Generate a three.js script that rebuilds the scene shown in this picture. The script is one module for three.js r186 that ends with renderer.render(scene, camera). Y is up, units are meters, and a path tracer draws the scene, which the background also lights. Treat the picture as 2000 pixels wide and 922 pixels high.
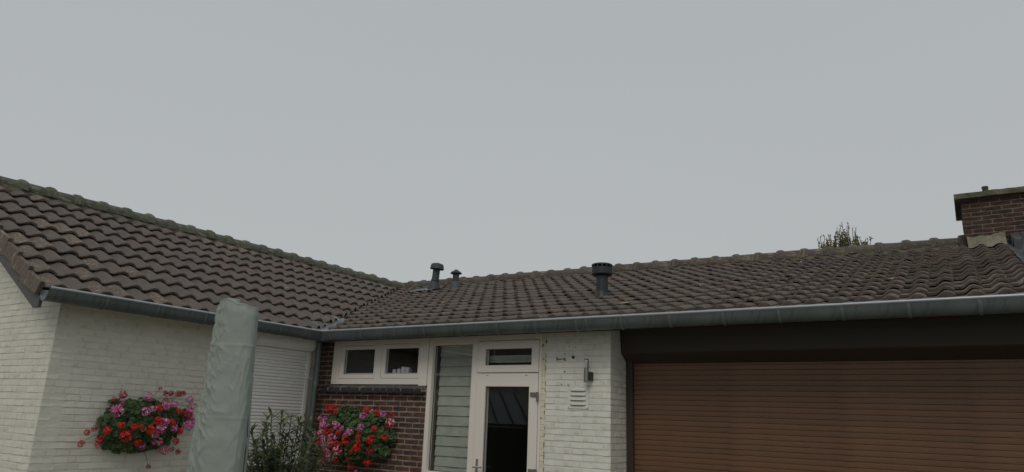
import * as THREE from 'three';
import { mergeGeometries, mergeVertices, toCreasedNormals } from 'three/addons/utils/BufferGeometryUtils.js';

// ---------------------------------------------------------------- camera, sky, sun, exposure
const scene = new THREE.Scene();
const camera = new THREE.PerspectiveCamera(2 * Math.atan(461 / 1370.08) * 180 / Math.PI, 1024 / 472, 0.05, 400);
{
  const yaw = 0.5774, pitch = 0.2568, roll = 0.0369;
  const f = new THREE.Vector3(-Math.sin(yaw) * Math.cos(pitch), Math.sin(pitch), -Math.cos(yaw) * Math.cos(pitch));
  const r0 = new THREE.Vector3(Math.cos(yaw), 0, -Math.sin(yaw));
  const u0 = new THREE.Vector3().crossVectors(r0, f);
  const r = r0.clone().multiplyScalar(Math.cos(roll)).addScaledVector(u0, Math.sin(roll));
  const u = u0.clone().multiplyScalar(Math.cos(roll)).addScaledVector(r0, -Math.sin(roll));
  const m = new THREE.Matrix4().makeBasis(r, u, f.clone().negate());
  camera.quaternion.setFromRotationMatrix(m);
  camera.position.set(7.4137, 1.5643, 6.6837);
  camera.updateMatrixWorld(true);
}
const renderer = new THREE.WebGLRenderer({ antialias: true });
renderer.setSize(1024, 472);
renderer.toneMapping = THREE.LinearToneMapping;
renderer.toneMappingExposure = 1.0;
renderer.shadowMap.enabled = true;

// ---------------------------------------------------------------- random numbers and noise
function rng(seed) {
  let a = seed >>> 0;
  return () => { a = (a + 0x6D2B79F5) | 0; let t = Math.imul(a ^ (a >>> 15), 1 | a); t = (t + Math.imul(t ^ (t >>> 7), 61 | t)) ^ t; return ((t ^ (t >>> 14)) >>> 0) / 4294967296; };
}
const R = rng(20240917);
const rr = (a, b) => a + (b - a) * R();
const pick = a => a[Math.floor(R() * a.length)];
const clamp = (x, a = 0, b = 1) => Math.min(b, Math.max(a, x));
const sstep = (a, b, x) => { const t = clamp((x - a) / (b - a)); return t * t * (3 - 2 * t); };
function noise2(seed) {                       // tileable value noise: n(x, y, period)
  const h = new Float32Array(65536); const q = rng(seed);
  for (let i = 0; i < 65536; i++) h[i] = q();
  const at = (x, y) => h[((x * 73 + y * 179 + x * y * 31) & 65535)];
  return (x, y, p) => {
    const xi = Math.floor(x), yi = Math.floor(y), fx = x - xi, fy = y - yi;
    const w = v => ((v % p) + p) % p;
    const sx = fx * fx * (3 - 2 * fx), sy = fy * fy * (3 - 2 * fy);
    const a = at(w(xi), w(yi)), b = at(w(xi + 1), w(yi)), c = at(w(xi), w(yi + 1)), d = at(w(xi + 1), w(yi + 1));
    return a + (b - a) * sx + (c - a) * sy + (a - b - c + d) * sx * sy;
  };
}
function fbm(n, x, y, p, oct) { let s = 0, a = 0.5, t = 0; for (let i = 0; i < oct; i++) { s += a * n(x, y, p); t += a; x *= 2; y *= 2; p *= 2; a *= 0.5; } return s / t; }
function tex(size, fn, srgb = true, sx = 1, sy = 1) {
  const d = new Uint8Array(size * size * 4);
  for (let j = 0; j < size; j++) for (let i = 0; i < size; i++) {
    const c = fn(i / size, j / size); const k = (j * size + i) * 4;
    d[k] = clamp(c[0]) * 255; d[k + 1] = clamp(c[1]) * 255; d[k + 2] = clamp(c[2]) * 255; d[k + 3] = 255;
  }
  const t = new THREE.DataTexture(d, size, size, THREE.RGBAFormat);
  t.wrapS = t.wrapT = THREE.RepeatWrapping; t.magFilter = THREE.LinearFilter; t.minFilter = THREE.LinearMipmapLinearFilter; t.generateMipmaps = true;
  if (srgb) t.colorSpace = THREE.SRGBColorSpace;
  t.repeat.set(sx, sy); t.needsUpdate = true; return t;
}
const lin = (r, g, b) => new THREE.Color().setRGB(r, g, b);
const mix = (a, b, t) => [a[0] + (b[0] - a[0]) * t, a[1] + (b[1] - a[1]) * t, a[2] + (b[2] - a[2]) * t];

// ---------------------------------------------------------------- overcast sky and weak soft sun
{
  const w = 256, h = 128, d = new Float32Array(w * h * 4), n = noise2(5);
  for (let j = 0; j < h; j++) for (let i = 0; i < w; i++) {
    const el = ((j + 0.5) / h - 0.5) * Math.PI, t = clamp(Math.max(el, 0) / 1.0);
    const c = mix([0.470, 0.490, 0.494], [0.395, 0.428, 0.450], Math.pow(t, 0.8));
    const k = 1 + 0.06 * (fbm(n, i / w * 6, j / h * 6, 6, 3) - 0.5);
    const o = (j * w + i) * 4; d[o] = c[0] * k; d[o + 1] = c[1] * k; d[o + 2] = c[2] * k; d[o + 3] = 1;
  }
  const s = new THREE.DataTexture(d, w, h, THREE.RGBAFormat, THREE.FloatType);
  s.mapping = THREE.EquirectangularReflectionMapping; s.wrapS = THREE.RepeatWrapping; s.magFilter = s.minFilter = THREE.LinearFilter; s.needsUpdate = true;
  scene.background = s; scene.environment = s;
}
const sun = new THREE.DirectionalLight(0xfff6ea, 0.75);
sun.position.set(8, 22, 20); sun.target.position.set(2, 2, 0);
sun.castShadow = true; sun.shadow.radius = 45; sun.shadow.mapSize.set(2048, 2048);
Object.assign(sun.shadow.camera, { left: -14, right: 14, top: 14, bottom: -14, near: 1, far: 70 });
scene.add(sun, sun.target);

// ---------------------------------------------------------------- materials
const N1 = noise2(11), N2 = noise2(12), N3 = noise2(13), N4 = noise2(14);
const T = {};
T.tile = tex(512, (u, v) => {
  const a = fbm(N1, u * 5, v * 5, 5, 5), g = fbm(N2, u * 60, v * 60, 60, 2), b = fbm(N3, u * 9, v * 9, 9, 3);
  let c = mix([0.40, 0.368, 0.342], [0.46, 0.425, 0.395], a);
  c = mix(c, [0.43, 0.375, 0.34], sstep(0.5, 0.75, b) * 0.5);
  const l = sstep(0.70, 0.78, fbm(N4, u * 22, v * 22, 22, 3)); c = mix(c, [0.58, 0.56, 0.50], l * 0.4);
  const k = 0.86 + 0.28 * g; return [c[0] * k, c[1] * k, c[2] * k];
});
T.tileLichen = tex(512, (u, v) => {
  const a = fbm(N2, u * 5, v * 5, 5, 5), g = fbm(N1, u * 60, v * 60, 60, 2);
  let c = mix([0.42, 0.375, 0.345], [0.50, 0.46, 0.42], a);
  const l = sstep(0.60, 0.68, fbm(N4, u * 34, v * 34, 34, 4)) * sstep(0.42, 0.6, fbm(N2, u * 7, v * 7, 7, 3)); c = mix(c, [0.66, 0.64, 0.57], l * 0.8);
  const o = sstep(0.66, 0.72, fbm(N3, u * 18, v * 18, 18, 3)); c = mix(c, [0.48, 0.43, 0.32], o * 0.35);
  const k = 0.80 + 0.4 * g; return [c[0] * k, c[1] * k, c[2] * k];
});
T.ridge = tex(512, (u, v) => {
  const a = fbm(N3, u * 6, v * 6, 6, 5), g = fbm(N1, u * 50, v * 50, 50, 2), m = fbm(N2, u * 8, v * 8, 8, 4);
  let c = mix([0.36, 0.36, 0.33], [0.52, 0.53, 0.49], a);
  c = mix(c, [0.36, 0.38, 0.28], sstep(0.46, 0.66, m) * 0.6);
  const l = sstep(0.62, 0.70, fbm(N4, u * 20, v * 20, 20, 3)); c = mix(c, [0.66, 0.66, 0.60], l * 0.5);
  const k = 0.78 + 0.44 * g; return [c[0] * k, c[1] * k, c[2] * k];
});
T.ridge2 = tex(512, (u, v) => {
  const a = fbm(N2, u * 6, v * 6, 6, 5), g = fbm(N1, u * 50, v * 50, 50, 2), m = fbm(N4, u * 7, v * 7, 7, 4);
  let c = mix([0.36, 0.33, 0.31], [0.47, 0.44, 0.41], a);
  c = mix(c, [0.52, 0.48, 0.38], sstep(0.55, 0.70, m) * 0.7);
  const l = sstep(0.60, 0.68, fbm(N3, u * 20, v * 20, 20, 3)); c = mix(c, [0.60, 0.58, 0.52], l * 0.5);
  const k = 0.78 + 0.44 * g; return [c[0] * k, c[1] * k, c[2] * k];
});
T.grain = tex(256, (u, v) => { const g = fbm(N1, u * 12, v * 12, 12, 5); return [g, g, g]; }, false);
T.fine = tex(256, (u, v) => { const g = fbm(N2, u * 40, v * 40, 40, 3); return [g, g, g]; }, false);
T.paint = tex(512, (u, v) => {
  const a = fbm(N3, u * 4, v * 4, 4, 5), s = fbm(N4, u * 10, v * 3, 10, 4);
  let c = mix([0.86, 0.855, 0.825], [0.94, 0.935, 0.91], a);
  c = mix(c, [0.78, 0.765, 0.71], sstep(0.58, 0.74, s) * 0.6);
  const d = sstep(0.74, 0.80, fbm(N2, u * 30, v * 30, 30, 2)); c = mix(c, [0.62, 0.60, 0.55], d * 0.1);
  return c;
});
T.brick = tex(512, (u, v) => {
  const a = fbm(N4, u * 6, v * 6, 6, 5), g = fbm(N1, u * 70, v * 70, 70, 2), d = sstep(0.6, 0.74, fbm(N2, u * 14, v * 14, 14, 3));
  let c = mix([0.62, 0.60, 0.60], [0.95, 0.93, 0.93], a); c = mix(c, [0.45, 0.45, 0.47], d * 0.6);
  const k = 0.78 + 0.44 * g; return [c[0] * k, c[1] * k, c[2] * k];
});
T.mortar = tex(256, (u, v) => { const g = 0.7 + 0.5 * (fbm(N3, u * 30, v * 30, 30, 4) - 0.3); return [g, g * 0.97, g * 0.92]; });
T.zinc = tex(512, (u, v) => {
  const a = fbm(N1, u * 5, v * 5, 5, 5), s = fbm(N2, u * 30, v * 4, 30, 3);
  let c = mix([0.50, 0.53, 0.53], [0.64, 0.67, 0.67], a); c = mix(c, [0.46, 0.48, 0.46], sstep(0.5, 0.75, s) * 0.5); return c;
});
T.zincRough = tex(256, (u, v) => { const a = 0.42 + 0.4 * fbm(N4, u * 8, v * 8, 8, 4); return [a, a, a]; }, false);
T.lead = tex(256, (u, v) => { const a = fbm(N2, u * 5, v * 5, 5, 5), w = sstep(0.55, 0.7, fbm(N3, u * 8, v * 8, 8, 3)); return mix(mix([0.40, 0.41, 0.43], [0.52, 0.53, 0.55], a), [0.68, 0.69, 0.68], w * 0.5); });
T.slat = tex(512, (u, v) => { const a = fbm(N1, u * 3, v * 40, 40, 3), b = fbm(N2, u * 4, v * 4, 4, 4), g = 0.82 + 0.2 * a + 0.16 * (b - 0.5); return [g, g, g]; });
T.fabric = tex(256, (u, v) => { const g = fbm(N4, u * 5, v * 5, 5, 5), w = 0.5 + 0.5 * Math.sin(u * Math.PI * 128) * Math.sin(v * Math.PI * 128); const k = 0.86 + 0.16 * g + 0.04 * w; return [k, k, k]; });
T.stone = tex(512, (u, v) => { const a = fbm(N2, u * 6, v * 6, 6, 5), g = fbm(N1, u * 70, v * 70, 70, 2), m = sstep(0.5, 0.65, fbm(N3, u * 7, v * 7, 7, 4)); let c = mix([0.44, 0.43, 0.39], [0.58, 0.57, 0.52], a); c = mix(c, [0.38, 0.40, 0.28], m * 0.6); const k = 0.8 + 0.4 * g; return [c[0] * k, c[1] * k, c[2] * k]; });

const S = (o) => new THREE.MeshStandardMaterial(Object.assign({ roughness: 0.85, metalness: 0 }, o));
const M = {};
M.tile = [[1, 1, 1], [0.95, 0.93, 0.93], [1.02, 0.97, 0.95], [0.92, 0.92, 0.93], [1.04, 0.94, 0.90], [0.98, 0.99, 0.98]].map(c => S({ color: lin(...c.map(x => x * 0.76)), map: T.tile, bumpMap: T.fine, bumpScale: 0.002, roughness: 0.8 }));
M.tileMain = [[1, 0.97, 0.95], [0.88, 0.86, 0.85], [1.05, 0.97, 0.93], [0.94, 0.93, 0.92], [1.09, 1.04, 1.0], [0.83, 0.80, 0.80], [1.03, 0.92, 0.88]].map(c => S({ color: lin(...c.map(x => x * 0.78)), map: T.tile, bumpMap: T.fine, bumpScale: 0.002, roughness: 0.8 }));
M.tileLichen = S({ color: lin(0.78, 0.76, 0.75), map: T.tileLichen, bumpMap: T.fine, bumpScale: 0.003, roughness: 0.9 });
M.tileVC = S({ vertexColors: true, map: T.tile, roughness: 0.82 });
M.ridge = [1, 0.9, 1.08].map(k => S({ color: lin(0.78 * k, 0.79 * k, 0.75 * k), map: T.ridge, bumpMap: T.grain, bumpScale: 0.01, roughness: 0.95 }));
M.ridge2 = [1, 0.88, 1.1].map(k => S({ color: lin(0.72 * k, 0.71 * k, 0.70 * k), map: T.ridge2, bumpMap: T.grain, bumpScale: 0.008, roughness: 0.95 }));
M.bedding = S({ color: lin(0.52, 0.50, 0.43), map: T.stone, bumpMap: T.grain, bumpScale: 0.02, roughness: 1 });
M.white = [[1, 1, 1], [0.97, 0.97, 0.96], [1, 0.995, 0.975], [0.95, 0.95, 0.94]].map(c => S({ color: lin(c[0] * 0.94, c[1] * 0.925, c[2] * 0.88), map: T.paint, bumpMap: T.grain, bumpScale: 0.004, roughness: 0.62 }));
M.pier = [[1, 1, 1], [0.96, 0.96, 0.96], [0.98, 0.99, 0.98]].map(c => S({ color: lin(c[0] * 0.98, c[1] * 0.98, c[2] * 0.97), map: T.paint, bumpMap: T.grain, bumpScale: 0.004, roughness: 0.6 }));
M.whiteJoint = S({ color: lin(0.86, 0.845, 0.80), map: T.paint, bumpMap: T.grain, bumpScale: 0.004 });
M.yellowed = S({ color: lin(0.90, 0.84, 0.70), map: T.paint, bumpMap: T.grain, bumpScale: 0.004 });
M.brick = [[0.185, 0.092, 0.072], [0.155, 0.082, 0.070], [0.200, 0.096, 0.068], [0.135, 0.078, 0.072], [0.170, 0.100, 0.082], [0.115, 0.078, 0.076]].map(c => S({ color: lin(...c), map: T.brick, bumpMap: T.fine, bumpScale: 0.003, roughness: 0.9 }));
M.chimBrick = [[0.115, 0.062, 0.048], [0.098, 0.056, 0.046], [0.125, 0.064, 0.048], [0.085, 0.054, 0.047]].map(c => S({ color: lin(...c), map: T.brick, bumpMap: T.fine, bumpScale: 0.003, roughness: 0.92 }));
M.mortar = S({ color: lin(0.44, 0.39, 0.345), map: T.mortar, bumpMap: T.fine, bumpScale: 0.003, roughness: 0.95 });
M.mortarDark = S({ color: lin(0.25, 0.215, 0.19), map: T.mortar, roughness: 0.95 });
M.zinc = S({ color: lin(0.43, 0.465, 0.465), map: T.zinc, roughnessMap: T.zincRough, roughness: 0.75, metalness: 0.45 });
M.zincLight = S({ color: lin(0.55, 0.58, 0.58), map: T.zinc, roughness: 0.4, metalness: 0.6 });
M.lead = S({ color: lin(0.42, 0.42, 0.43), map: T.lead, bumpMap: T.grain, bumpScale: 0.006, roughness: 0.7, metalness: 0.15 });
M.leadPale = S({ color: lin(0.95, 0.97, 0.94), map: T.lead, bumpMap: T.grain, bumpScale: 0.01, roughness: 0.75 });
M.upvc = S({ color: lin(0.80, 0.745, 0.68), roughness: 0.4, bumpMap: T.fine, bumpScale: 0.0003 });
M.upvcWhite = S({ color: lin(0.86, 0.845, 0.82), roughness: 0.42, bumpMap: T.fine, bumpScale: 0.0003 });
M.gasket = S({ color: lin(0.02, 0.02, 0.02), roughness: 0.6 });
M.glass = new THREE.MeshPhysicalMaterial({ color: 0xffffff, transmission: 1, thickness: 0, roughness: 0, ior: 1.5, metalness: 0 });
M.darkWood = S({ color: lin(0.030, 0.022, 0.019), roughness: 0.6, bumpMap: T.grain, bumpScale: 0.002 });
M.barge = S({ color: lin(0.085, 0.080, 0.076), roughness: 0.6, bumpMap: T.grain, bumpScale: 0.003 });
M.soffit = S({ color: lin(0.30, 0.28, 0.25), roughness: 0.8 });
M.garage = [[1, 1, 1], [0.94, 0.95, 0.96], [1.05, 1.02, 0.98]].map(c => S({ color: lin(0.160 * c[0], 0.078 * c[1], 0.038 * c[2]), map: T.slat, roughness: 0.42 }));
M.garageBox = S({ color: lin(0.038, 0.025, 0.020), roughness: 0.45 });
M.sill = S({ color: lin(0.035, 0.035, 0.037), roughness: 0.28, bumpMap: T.grain, bumpScale: 0.002 });
M.steel = S({ color: lin(0.55, 0.55, 0.54), roughness: 0.3, metalness: 0.9 });
M.bronze = S({ color: lin(0.20, 0.185, 0.165), roughness: 0.45, metalness: 0.4 });
M.black = S({ color: lin(0.018, 0.018, 0.019), roughness: 0.5 });
M.pvcGrey = S({ color: lin(0.045, 0.050, 0.056), roughness: 0.6, bumpMap: T.fine, bumpScale: 0.001 });
M.pvcBlack = S({ color: lin(0.022, 0.025, 0.029), roughness: 0.5 });
M.pvcPurple = S({ color: lin(0.072, 0.074, 0.092), roughness: 0.6 });
M.rust = S({ color: lin(0.16, 0.065, 0.03), roughness: 0.95 });
M.inner = S({ color: lin(0.07, 0.07, 0.07), roughness: 0.95 });
M.blind = S({ color: lin(0.38, 0.42, 0.365), map: T.fabric, roughness: 0.9, side: THREE.DoubleSide });
M.cover = S({ color: lin(0.30, 0.34, 0.305), map: T.fabric, bumpMap: T.fabric, bumpScale: 0.0008, roughness: 0.62, side: THREE.DoubleSide });
M.stone = S({ color: lin(0.75, 0.75, 0.72), map: T.stone, bumpMap: T.grain, bumpScale: 0.01, roughness: 0.95 });
M.slab = S({ color: lin(0.62, 0.62, 0.56), map: T.stone, bumpMap: T.grain, bumpScale: 0.012, roughness: 0.95 });
M.ceramic = S({ color: lin(0.85, 0.85, 0.80), roughness: 0.25 });
M.leaf = new THREE.MeshPhysicalMaterial({ vertexColors: true, roughness: 0.6, transmission: 0.2, thickness: 0, side: THREE.DoubleSide });
M.oleander = new THREE.MeshPhysicalMaterial({ vertexColors: true, roughness: 0.42, transmission: 0.15, thickness: 0, side: THREE.DoubleSide });
M.stem = S({ color: lin(0.10, 0.11, 0.04), roughness: 0.9 });
M.bark = S({ color: lin(0.12, 0.095, 0.07), roughness: 0.95, bumpMap: T.grain, bumpScale: 0.01 });
M.petals = S({ vertexColors: true, roughness: 0.7, side: THREE.DoubleSide });

// ---------------------------------------------------------------- helpers
const used = new Map();
function numbered(n) { const k = used.get(n) || 0; used.set(n, k + 1); return k ? n + '_' + String(k).padStart(3, '0') : n; }
function mesh(name, geo, mat, parent, label) {
  const m = new THREE.Mesh(geo, mat); m.name = parent === scene ? numbered(name) : name; m.castShadow = m.receiveShadow = true;
  if (label) m.userData.label = label;
  parent.add(m); return m;
}
function thing(name, label, category, pos = [0, 0, 0], group) {
  const g = new THREE.Group(); g.name = numbered(name); g.position.set(...pos); g.userData = { label, category };
  if (group) g.userData.group = group;
  scene.add(g); return g;
}
function tag(o, label, category, group) { o.userData.label = label; o.userData.category = category; if (group) o.userData.group = group; return o; }
function box(x0, x1, y0, y1, z0, z1, b = 0) {      // optional bevel on the edges around x and y
  if (!b) { const g = new THREE.BoxGeometry(x1 - x0, y1 - y0, z1 - z0); g.translate((x0 + x1) / 2, (y0 + y1) / 2, (z0 + z1) / 2); return g; }
  const s = new THREE.Shape(); s.moveTo(x0 + b, y0 + b); s.lineTo(x1 - b, y0 + b); s.lineTo(x1 - b, y1 - b); s.lineTo(x0 + b, y1 - b); s.closePath();
  const g = new THREE.ExtrudeGeometry(s, { depth: z1 - z0 - 2 * b, bevelEnabled: true, bevelSize: b, bevelThickness: b, bevelSegments: 2 });
  g.translate(0, 0, z0 + b); return g;
}
function frameGeo(x0, x1, y0, y1, holes, z0, z1, b = 0.005) {
  const s = new THREE.Shape(); s.moveTo(x0 + b, y0 + b); s.lineTo(x1 - b, y0 + b); s.lineTo(x1 - b, y1 - b); s.lineTo(x0 + b, y1 - b); s.closePath();
  for (const [a, c, d, e] of holes) { const h = new THREE.Path(); h.moveTo(a - b, d - b); h.lineTo(a - b, e + b); h.lineTo(c + b, e + b); h.lineTo(c + b, d - b); h.closePath(); s.holes.push(h); }
  const g = new THREE.ExtrudeGeometry(s, { depth: z1 - z0 - 2 * b, bevelEnabled: true, bevelSize: b, bevelThickness: b, bevelSegments: 2 });
  g.translate(0, 0, z0 + b); return g;
}
const merge = a => mergeGeometries(a.map(g => { const h = g.index ? g.toNonIndexed() : g; for (const k of Object.keys(h.attributes)) if (!['position', 'normal', 'uv', 'color'].includes(k)) h.deleteAttribute(k); return h; }));
function grid(nu, nv, fn, uvfn) {                  // surface from fn(i, j) -> [x, y, z]
  const p = [], t = [], ix = [];
  for (let j = 0; j <= nv; j++) for (let i = 0; i <= nu; i++) { p.push(...fn(i / nu, j / nv, i, j)); t.push(...(uvfn ? uvfn(i / nu, j / nv) : [i / nu, j / nv])); }
  for (let j = 0; j < nv; j++) for (let i = 0; i < nu; i++) { const a = j * (nu + 1) + i, b = a + 1, c = a + nu + 1, d = c + 1; ix.push(a, b, d, a, d, c); }
  const g = new THREE.BufferGeometry(); g.setAttribute('position', new THREE.Float32BufferAttribute(p, 3)); g.setAttribute('uv', new THREE.Float32BufferAttribute(t, 2)); g.setIndex(ix); g.computeVertexNormals(); return g;
}
function sweep(profile, a, b, closed = false) {    // profile [d, y]; a(d, y), b(d, y) give the end points
  const n = profile.length, p = [], t = [], ix = []; let L = 0;
  for (let i = 0; i < n + (closed ? 1 : 0); i++) {
    const q = profile[i % n], o = profile[(i + n - 1) % n]; if (i) L += Math.hypot(q[0] - o[0], q[1] - o[1]);
    const A = a(q[0], q[1]), B = b(q[0], q[1]); p.push(...A, ...B); t.push(0, L, Math.hypot(A[0] - B[0], A[2] - B[2]), L);
    if (i) { const k = 2 * (i - 1); ix.push(k, k + 1, k + 3, k, k + 3, k + 2); }
  }
  const g = new THREE.BufferGeometry(); g.setAttribute('position', new THREE.Float32BufferAttribute(p, 3)); g.setAttribute('uv', new THREE.Float32BufferAttribute(t, 2)); g.setIndex(ix);
  const h = toCreasedNormals(g, 0.6); return h;
}
function tube(pts, r, seg = 12, rad = 10) { const c = pts.length === 2 ? new THREE.LineCurve3(...pts.map(p => new THREE.Vector3(...p))) : new THREE.CatmullRomCurve3(pts.map(p => new THREE.Vector3(...p))); return new THREE.TubeGeometry(c, seg, r, rad, false); }
function lathe(prof, seg = 28) { return new THREE.LatheGeometry(prof.map(q => new THREE.Vector2(...q)), seg); }

// ---------------------------------------------------------------- ground
{
  const g = new THREE.PlaneGeometry(160, 160, 1, 1); g.rotateX(-Math.PI / 2);
  const uv = g.attributes.uv; for (let i = 0; i < uv.count; i++) uv.setXY(i, uv.getX(i) * 120, uv.getY(i) * 120);
  const m = mesh('ground', g, S({ color: lin(1.0, 0.98, 0.95), map: T.stone, roughness: 0.95 }), scene);
  m.userData.kind = 'structure';
}

// ---------------------------------------------------------------- the house
const house = thing('bungalow', 'L-shaped bungalow with brown tiled roofs, white painted brick and a brown garage door', 'house');
const XE = 0.33, ZE = 0.33, YE = 2.568, XR = -2.26, ZR = -4.06, YB = 4.10;   // eaves and ridges
const YBL = 4.075, YBM = 4.062, TL = Math.atan2(YBL - YE, XE - XR), TM = Math.atan2(YBM - YE, ZE - ZR);
const HG = 2.586, XL = 0.4701, ZL = 0.4142;                                   // gutter lips

// --- bricks
function brickGeo(seed, L, H, soft) {
  const q = rng(seed), nx = 4, ny = 2, dep = 0.03, p = [], t = [], ix = [];
  const j = a => (q() - 0.5) * 2 * a, ou = q() * 5, ov = q() * 5;
  const tilt = j(0.0016) * soft;
  for (let b = 0; b <= ny; b++) for (let a = 0; a <= nx; a++) {
    let x = -L / 2 + L * a / nx, y = -H / 2 + H * b / ny; const ex = a === 0 || a === nx, ey = b === 0 || b === ny;
    const r = 0.003 + 0.002 * soft;
    const rx = soft > 0.9 ? 0.0006 : r; x += ex ? -Math.sign(x) * rx + j(0.0012 * soft) : j(0.004); y += ey ? -Math.sign(y) * r + j(0.0026 * soft) : 0;
    p.push(x, y, j(0.0011 * soft) - tilt * (b - 1) - ((ex && ey && soft < 0.9) ? 0.003 : 0)); t.push(x * 1.6 + ou, y * 1.6 + ov);
  }
  for (let b = 0; b < ny; b++) for (let a = 0; a < nx; a++) { const k = b * (nx + 1) + a; ix.push(k, k + 1, k + nx + 2, k, k + nx + 2, k + nx + 1); }
  const rim = []; for (let a = 0; a <= nx; a++) rim.push(a); for (let b = 1; b <= ny; b++) rim.push(b * (nx + 1) + nx); for (let a = nx - 1; a >= 0; a--) rim.push(ny * (nx + 1) + a); for (let b = ny - 1; b > 0; b--) rim.push(b * (nx + 1));
  const base = p.length / 3;
  for (const k of rim) { const x = p[3 * k], y = p[3 * k + 1], s = 0.003 + 0.002 * soft; const ex = Math.abs(x) > L / 2 - 0.02, ey = Math.abs(y) > H / 4; p.push(x + (ex ? Math.sign(x) * (soft > 0.9 ? 0.0008 : s) : 0), y + (ey ? Math.sign(y) * s : 0), -0.007); t.push(t[2 * k] + 0.005, t[2 * k + 1] + 0.005); }
  for (const k of rim) { p.push(p[3 * k] * 1, p[3 * k + 1], -dep); t.push(t[2 * k] + 0.02, t[2 * k + 1] + 0.02); }
  const m = rim.length;
  for (let i = 0; i < m; i++) { const n = (i + 1) % m; ix.push(rim[n], rim[i], base + i, rim[n], base + i, base + n); ix.push(base + n, base + i, base + m + i, base + n, base + m + i, base + m + n); }
  const g = new THREE.BufferGeometry(); g.setAttribute('position', new THREE.Float32BufferAttribute(p, 3)); g.setAttribute('uv', new THREE.Float32BufferAttribute(t, 2)); g.setIndex(ix); return toCreasedNormals(g, 0.45);
}
const softBricks = [], hardBricks = [], softHalf = [], hardHalf = [];
for (let i = 0; i < 9; i++) { softBricks.push(brickGeo(100 + i, 0.2135, 0.0585, 1)); hardBricks.push(brickGeo(200 + i, 0.209, 0.0515, 0.45)); }
for (let i = 0; i < 5; i++) { softHalf.push(brickGeo(300 + i, 0.1035, 0.0585, 1)); hardHalf.push(brickGeo(400 + i, 0.099, 0.0515, 0.45)); }
// o: face origin (point for u = 0, y = 0), turn, u0..u1, y0..y1, course, phase, openings [[u0,u1,y0,y1]], mats, soft, keep(u, y) -> single mesh?
function layBricks(parent, o) {
  const rest = [], ca = Math.cos(o.turn), sa = Math.sin(o.turn), len = 0.22;
  const n0 = Math.ceil((o.y0 - o.phase) / o.course - 0.5), n1 = Math.floor((o.y1 - o.phase) / o.course - 0.2);
  for (let n = n0; n <= n1; n++) {
    const yc = o.phase + (n + 0.5) * o.course; const top = o.topAt;
    let segs = [[o.u0, o.u1]];
    if (o.span) segs = [o.span(yc)];
    for (const [a, b, c, d] of o.openings || []) if (yc > c && yc < d) segs = segs.flatMap(([p, q]) => [[p, Math.min(q, a)], [Math.max(p, b), q]]).filter(([p, q]) => q - p > 0.02);
    const off = ((((n % 2) + 2) % 2) ? 0 : len / 2) + (o.shift || 0) + (R() - 0.5) * 0.012;
    for (const [p, q] of segs) {
      let k = Math.floor((p - off) / len);
      for (; off + k * len < q; k++) {
        const jg = o.soft ? 0.0008 : 0.005, a = Math.max(p, off + k * len + jg), b = Math.min(q, off + (k + 1) * len - jg), w = b - a; if (w < 0.025) continue;
        const half = w < 0.15, geo = o.soft ? (half ? pick(softHalf) : pick(softBricks)) : (half ? pick(hardHalf) : pick(hardBricks));
        const ref = o.soft ? (half ? 0.1035 : 0.2135) : (half ? 0.099 : 0.209);
        const u = (a + b) / 2, flip = R() < 0.5 ? 1 : 1, proud = (R() - 0.5) * (o.soft ? 0.003 : 0.002);
        const m4 = new THREE.Matrix4().compose(
          new THREE.Vector3(o.at[0] + ca * u + sa * proud, yc + (R() - 0.5) * 0.002, o.at[2] - sa * u + ca * proud),
          new THREE.Quaternion().setFromEuler(new THREE.Euler((R() - 0.5) * (o.soft ? 0.05 : 0.008) - (o.soft ? 0.036 : 0), o.turn + (R() - 0.5) * 0.006, (R() - 0.5) * 0.008, 'YXZ')),
          new THREE.Vector3(w / ref, (o.course / 0.0644) * (o.soft ? 1 : 1.0), flip));
        const mat = o.pickMat ? o.pickMat(u, yc) : pick(o.mats);
        if (!o.keep || o.keep(u, yc)) { const b1 = mesh('brick', geo, mat, parent); b1.applyMatrix4(m4); }
        else { const g = geo.clone(); g.applyMatrix4(m4); rest.push(g); }
      }
    }
  }
  if (rest.length) { const m = mesh('bricks_out_of_view', merge(rest), o.mats[0], parent); m.userData.kind = 'stuff'; }
}
const P2 = Math.PI / 2;
// left wing, side wall facing the courtyard (plane x = 0)
const wallSide = mesh('wall', box(-0.22, -0.003, 0, 2.62, 0.0, 3.3365), M.whiteJoint, house, 'white painted brick side wall of the left wing');
layBricks(wallSide, { at: [0, 0, 3.34], turn: P2, u0: 0, u1: 3.34, y0: 0, y1: 2.56, course: 0.0644, phase: 2.2994, soft: true, mats: M.white, openings: [[2.22, 3.2, 0.93, 2.45]], keep: (u, y) => y > 0.84 });
// gable wall (plane z = 3.34)
{
  const s = new THREE.Shape(); s.moveTo(0, 0); s.lineTo(0, 2.66); s.lineTo(XR, 2.66 - XR * Math.tan(TL)); s.lineTo(2 * XR, 2.66); s.lineTo(2 * XR, 0); s.closePath();
  const g = new THREE.ExtrudeGeometry(s, { depth: 0.2, bevelEnabled: false }); g.translate(-0.0005, 0, 3.137);
  const w = mesh('wall', g, M.whiteJoint, house, 'white painted brick gable wall');
  layBricks(w, { at: [0, 0, 3.34], turn: 0, u0: 2 * XR, u1: 0, y0: 0, y1: 4.0, course: 0.0644, phase: 2.2994, soft: true, shift: 0.0, mats: M.white, keep: (u, y) => u > -1.75 && y > 0.84,
    span: y => { const k = Math.max(0, (y - 2.66) / Math.tan(TL)); return [2 * XR + k + 0.02, -0.001 - (k ? k + 0.02 : 0)]; } });
}
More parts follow.
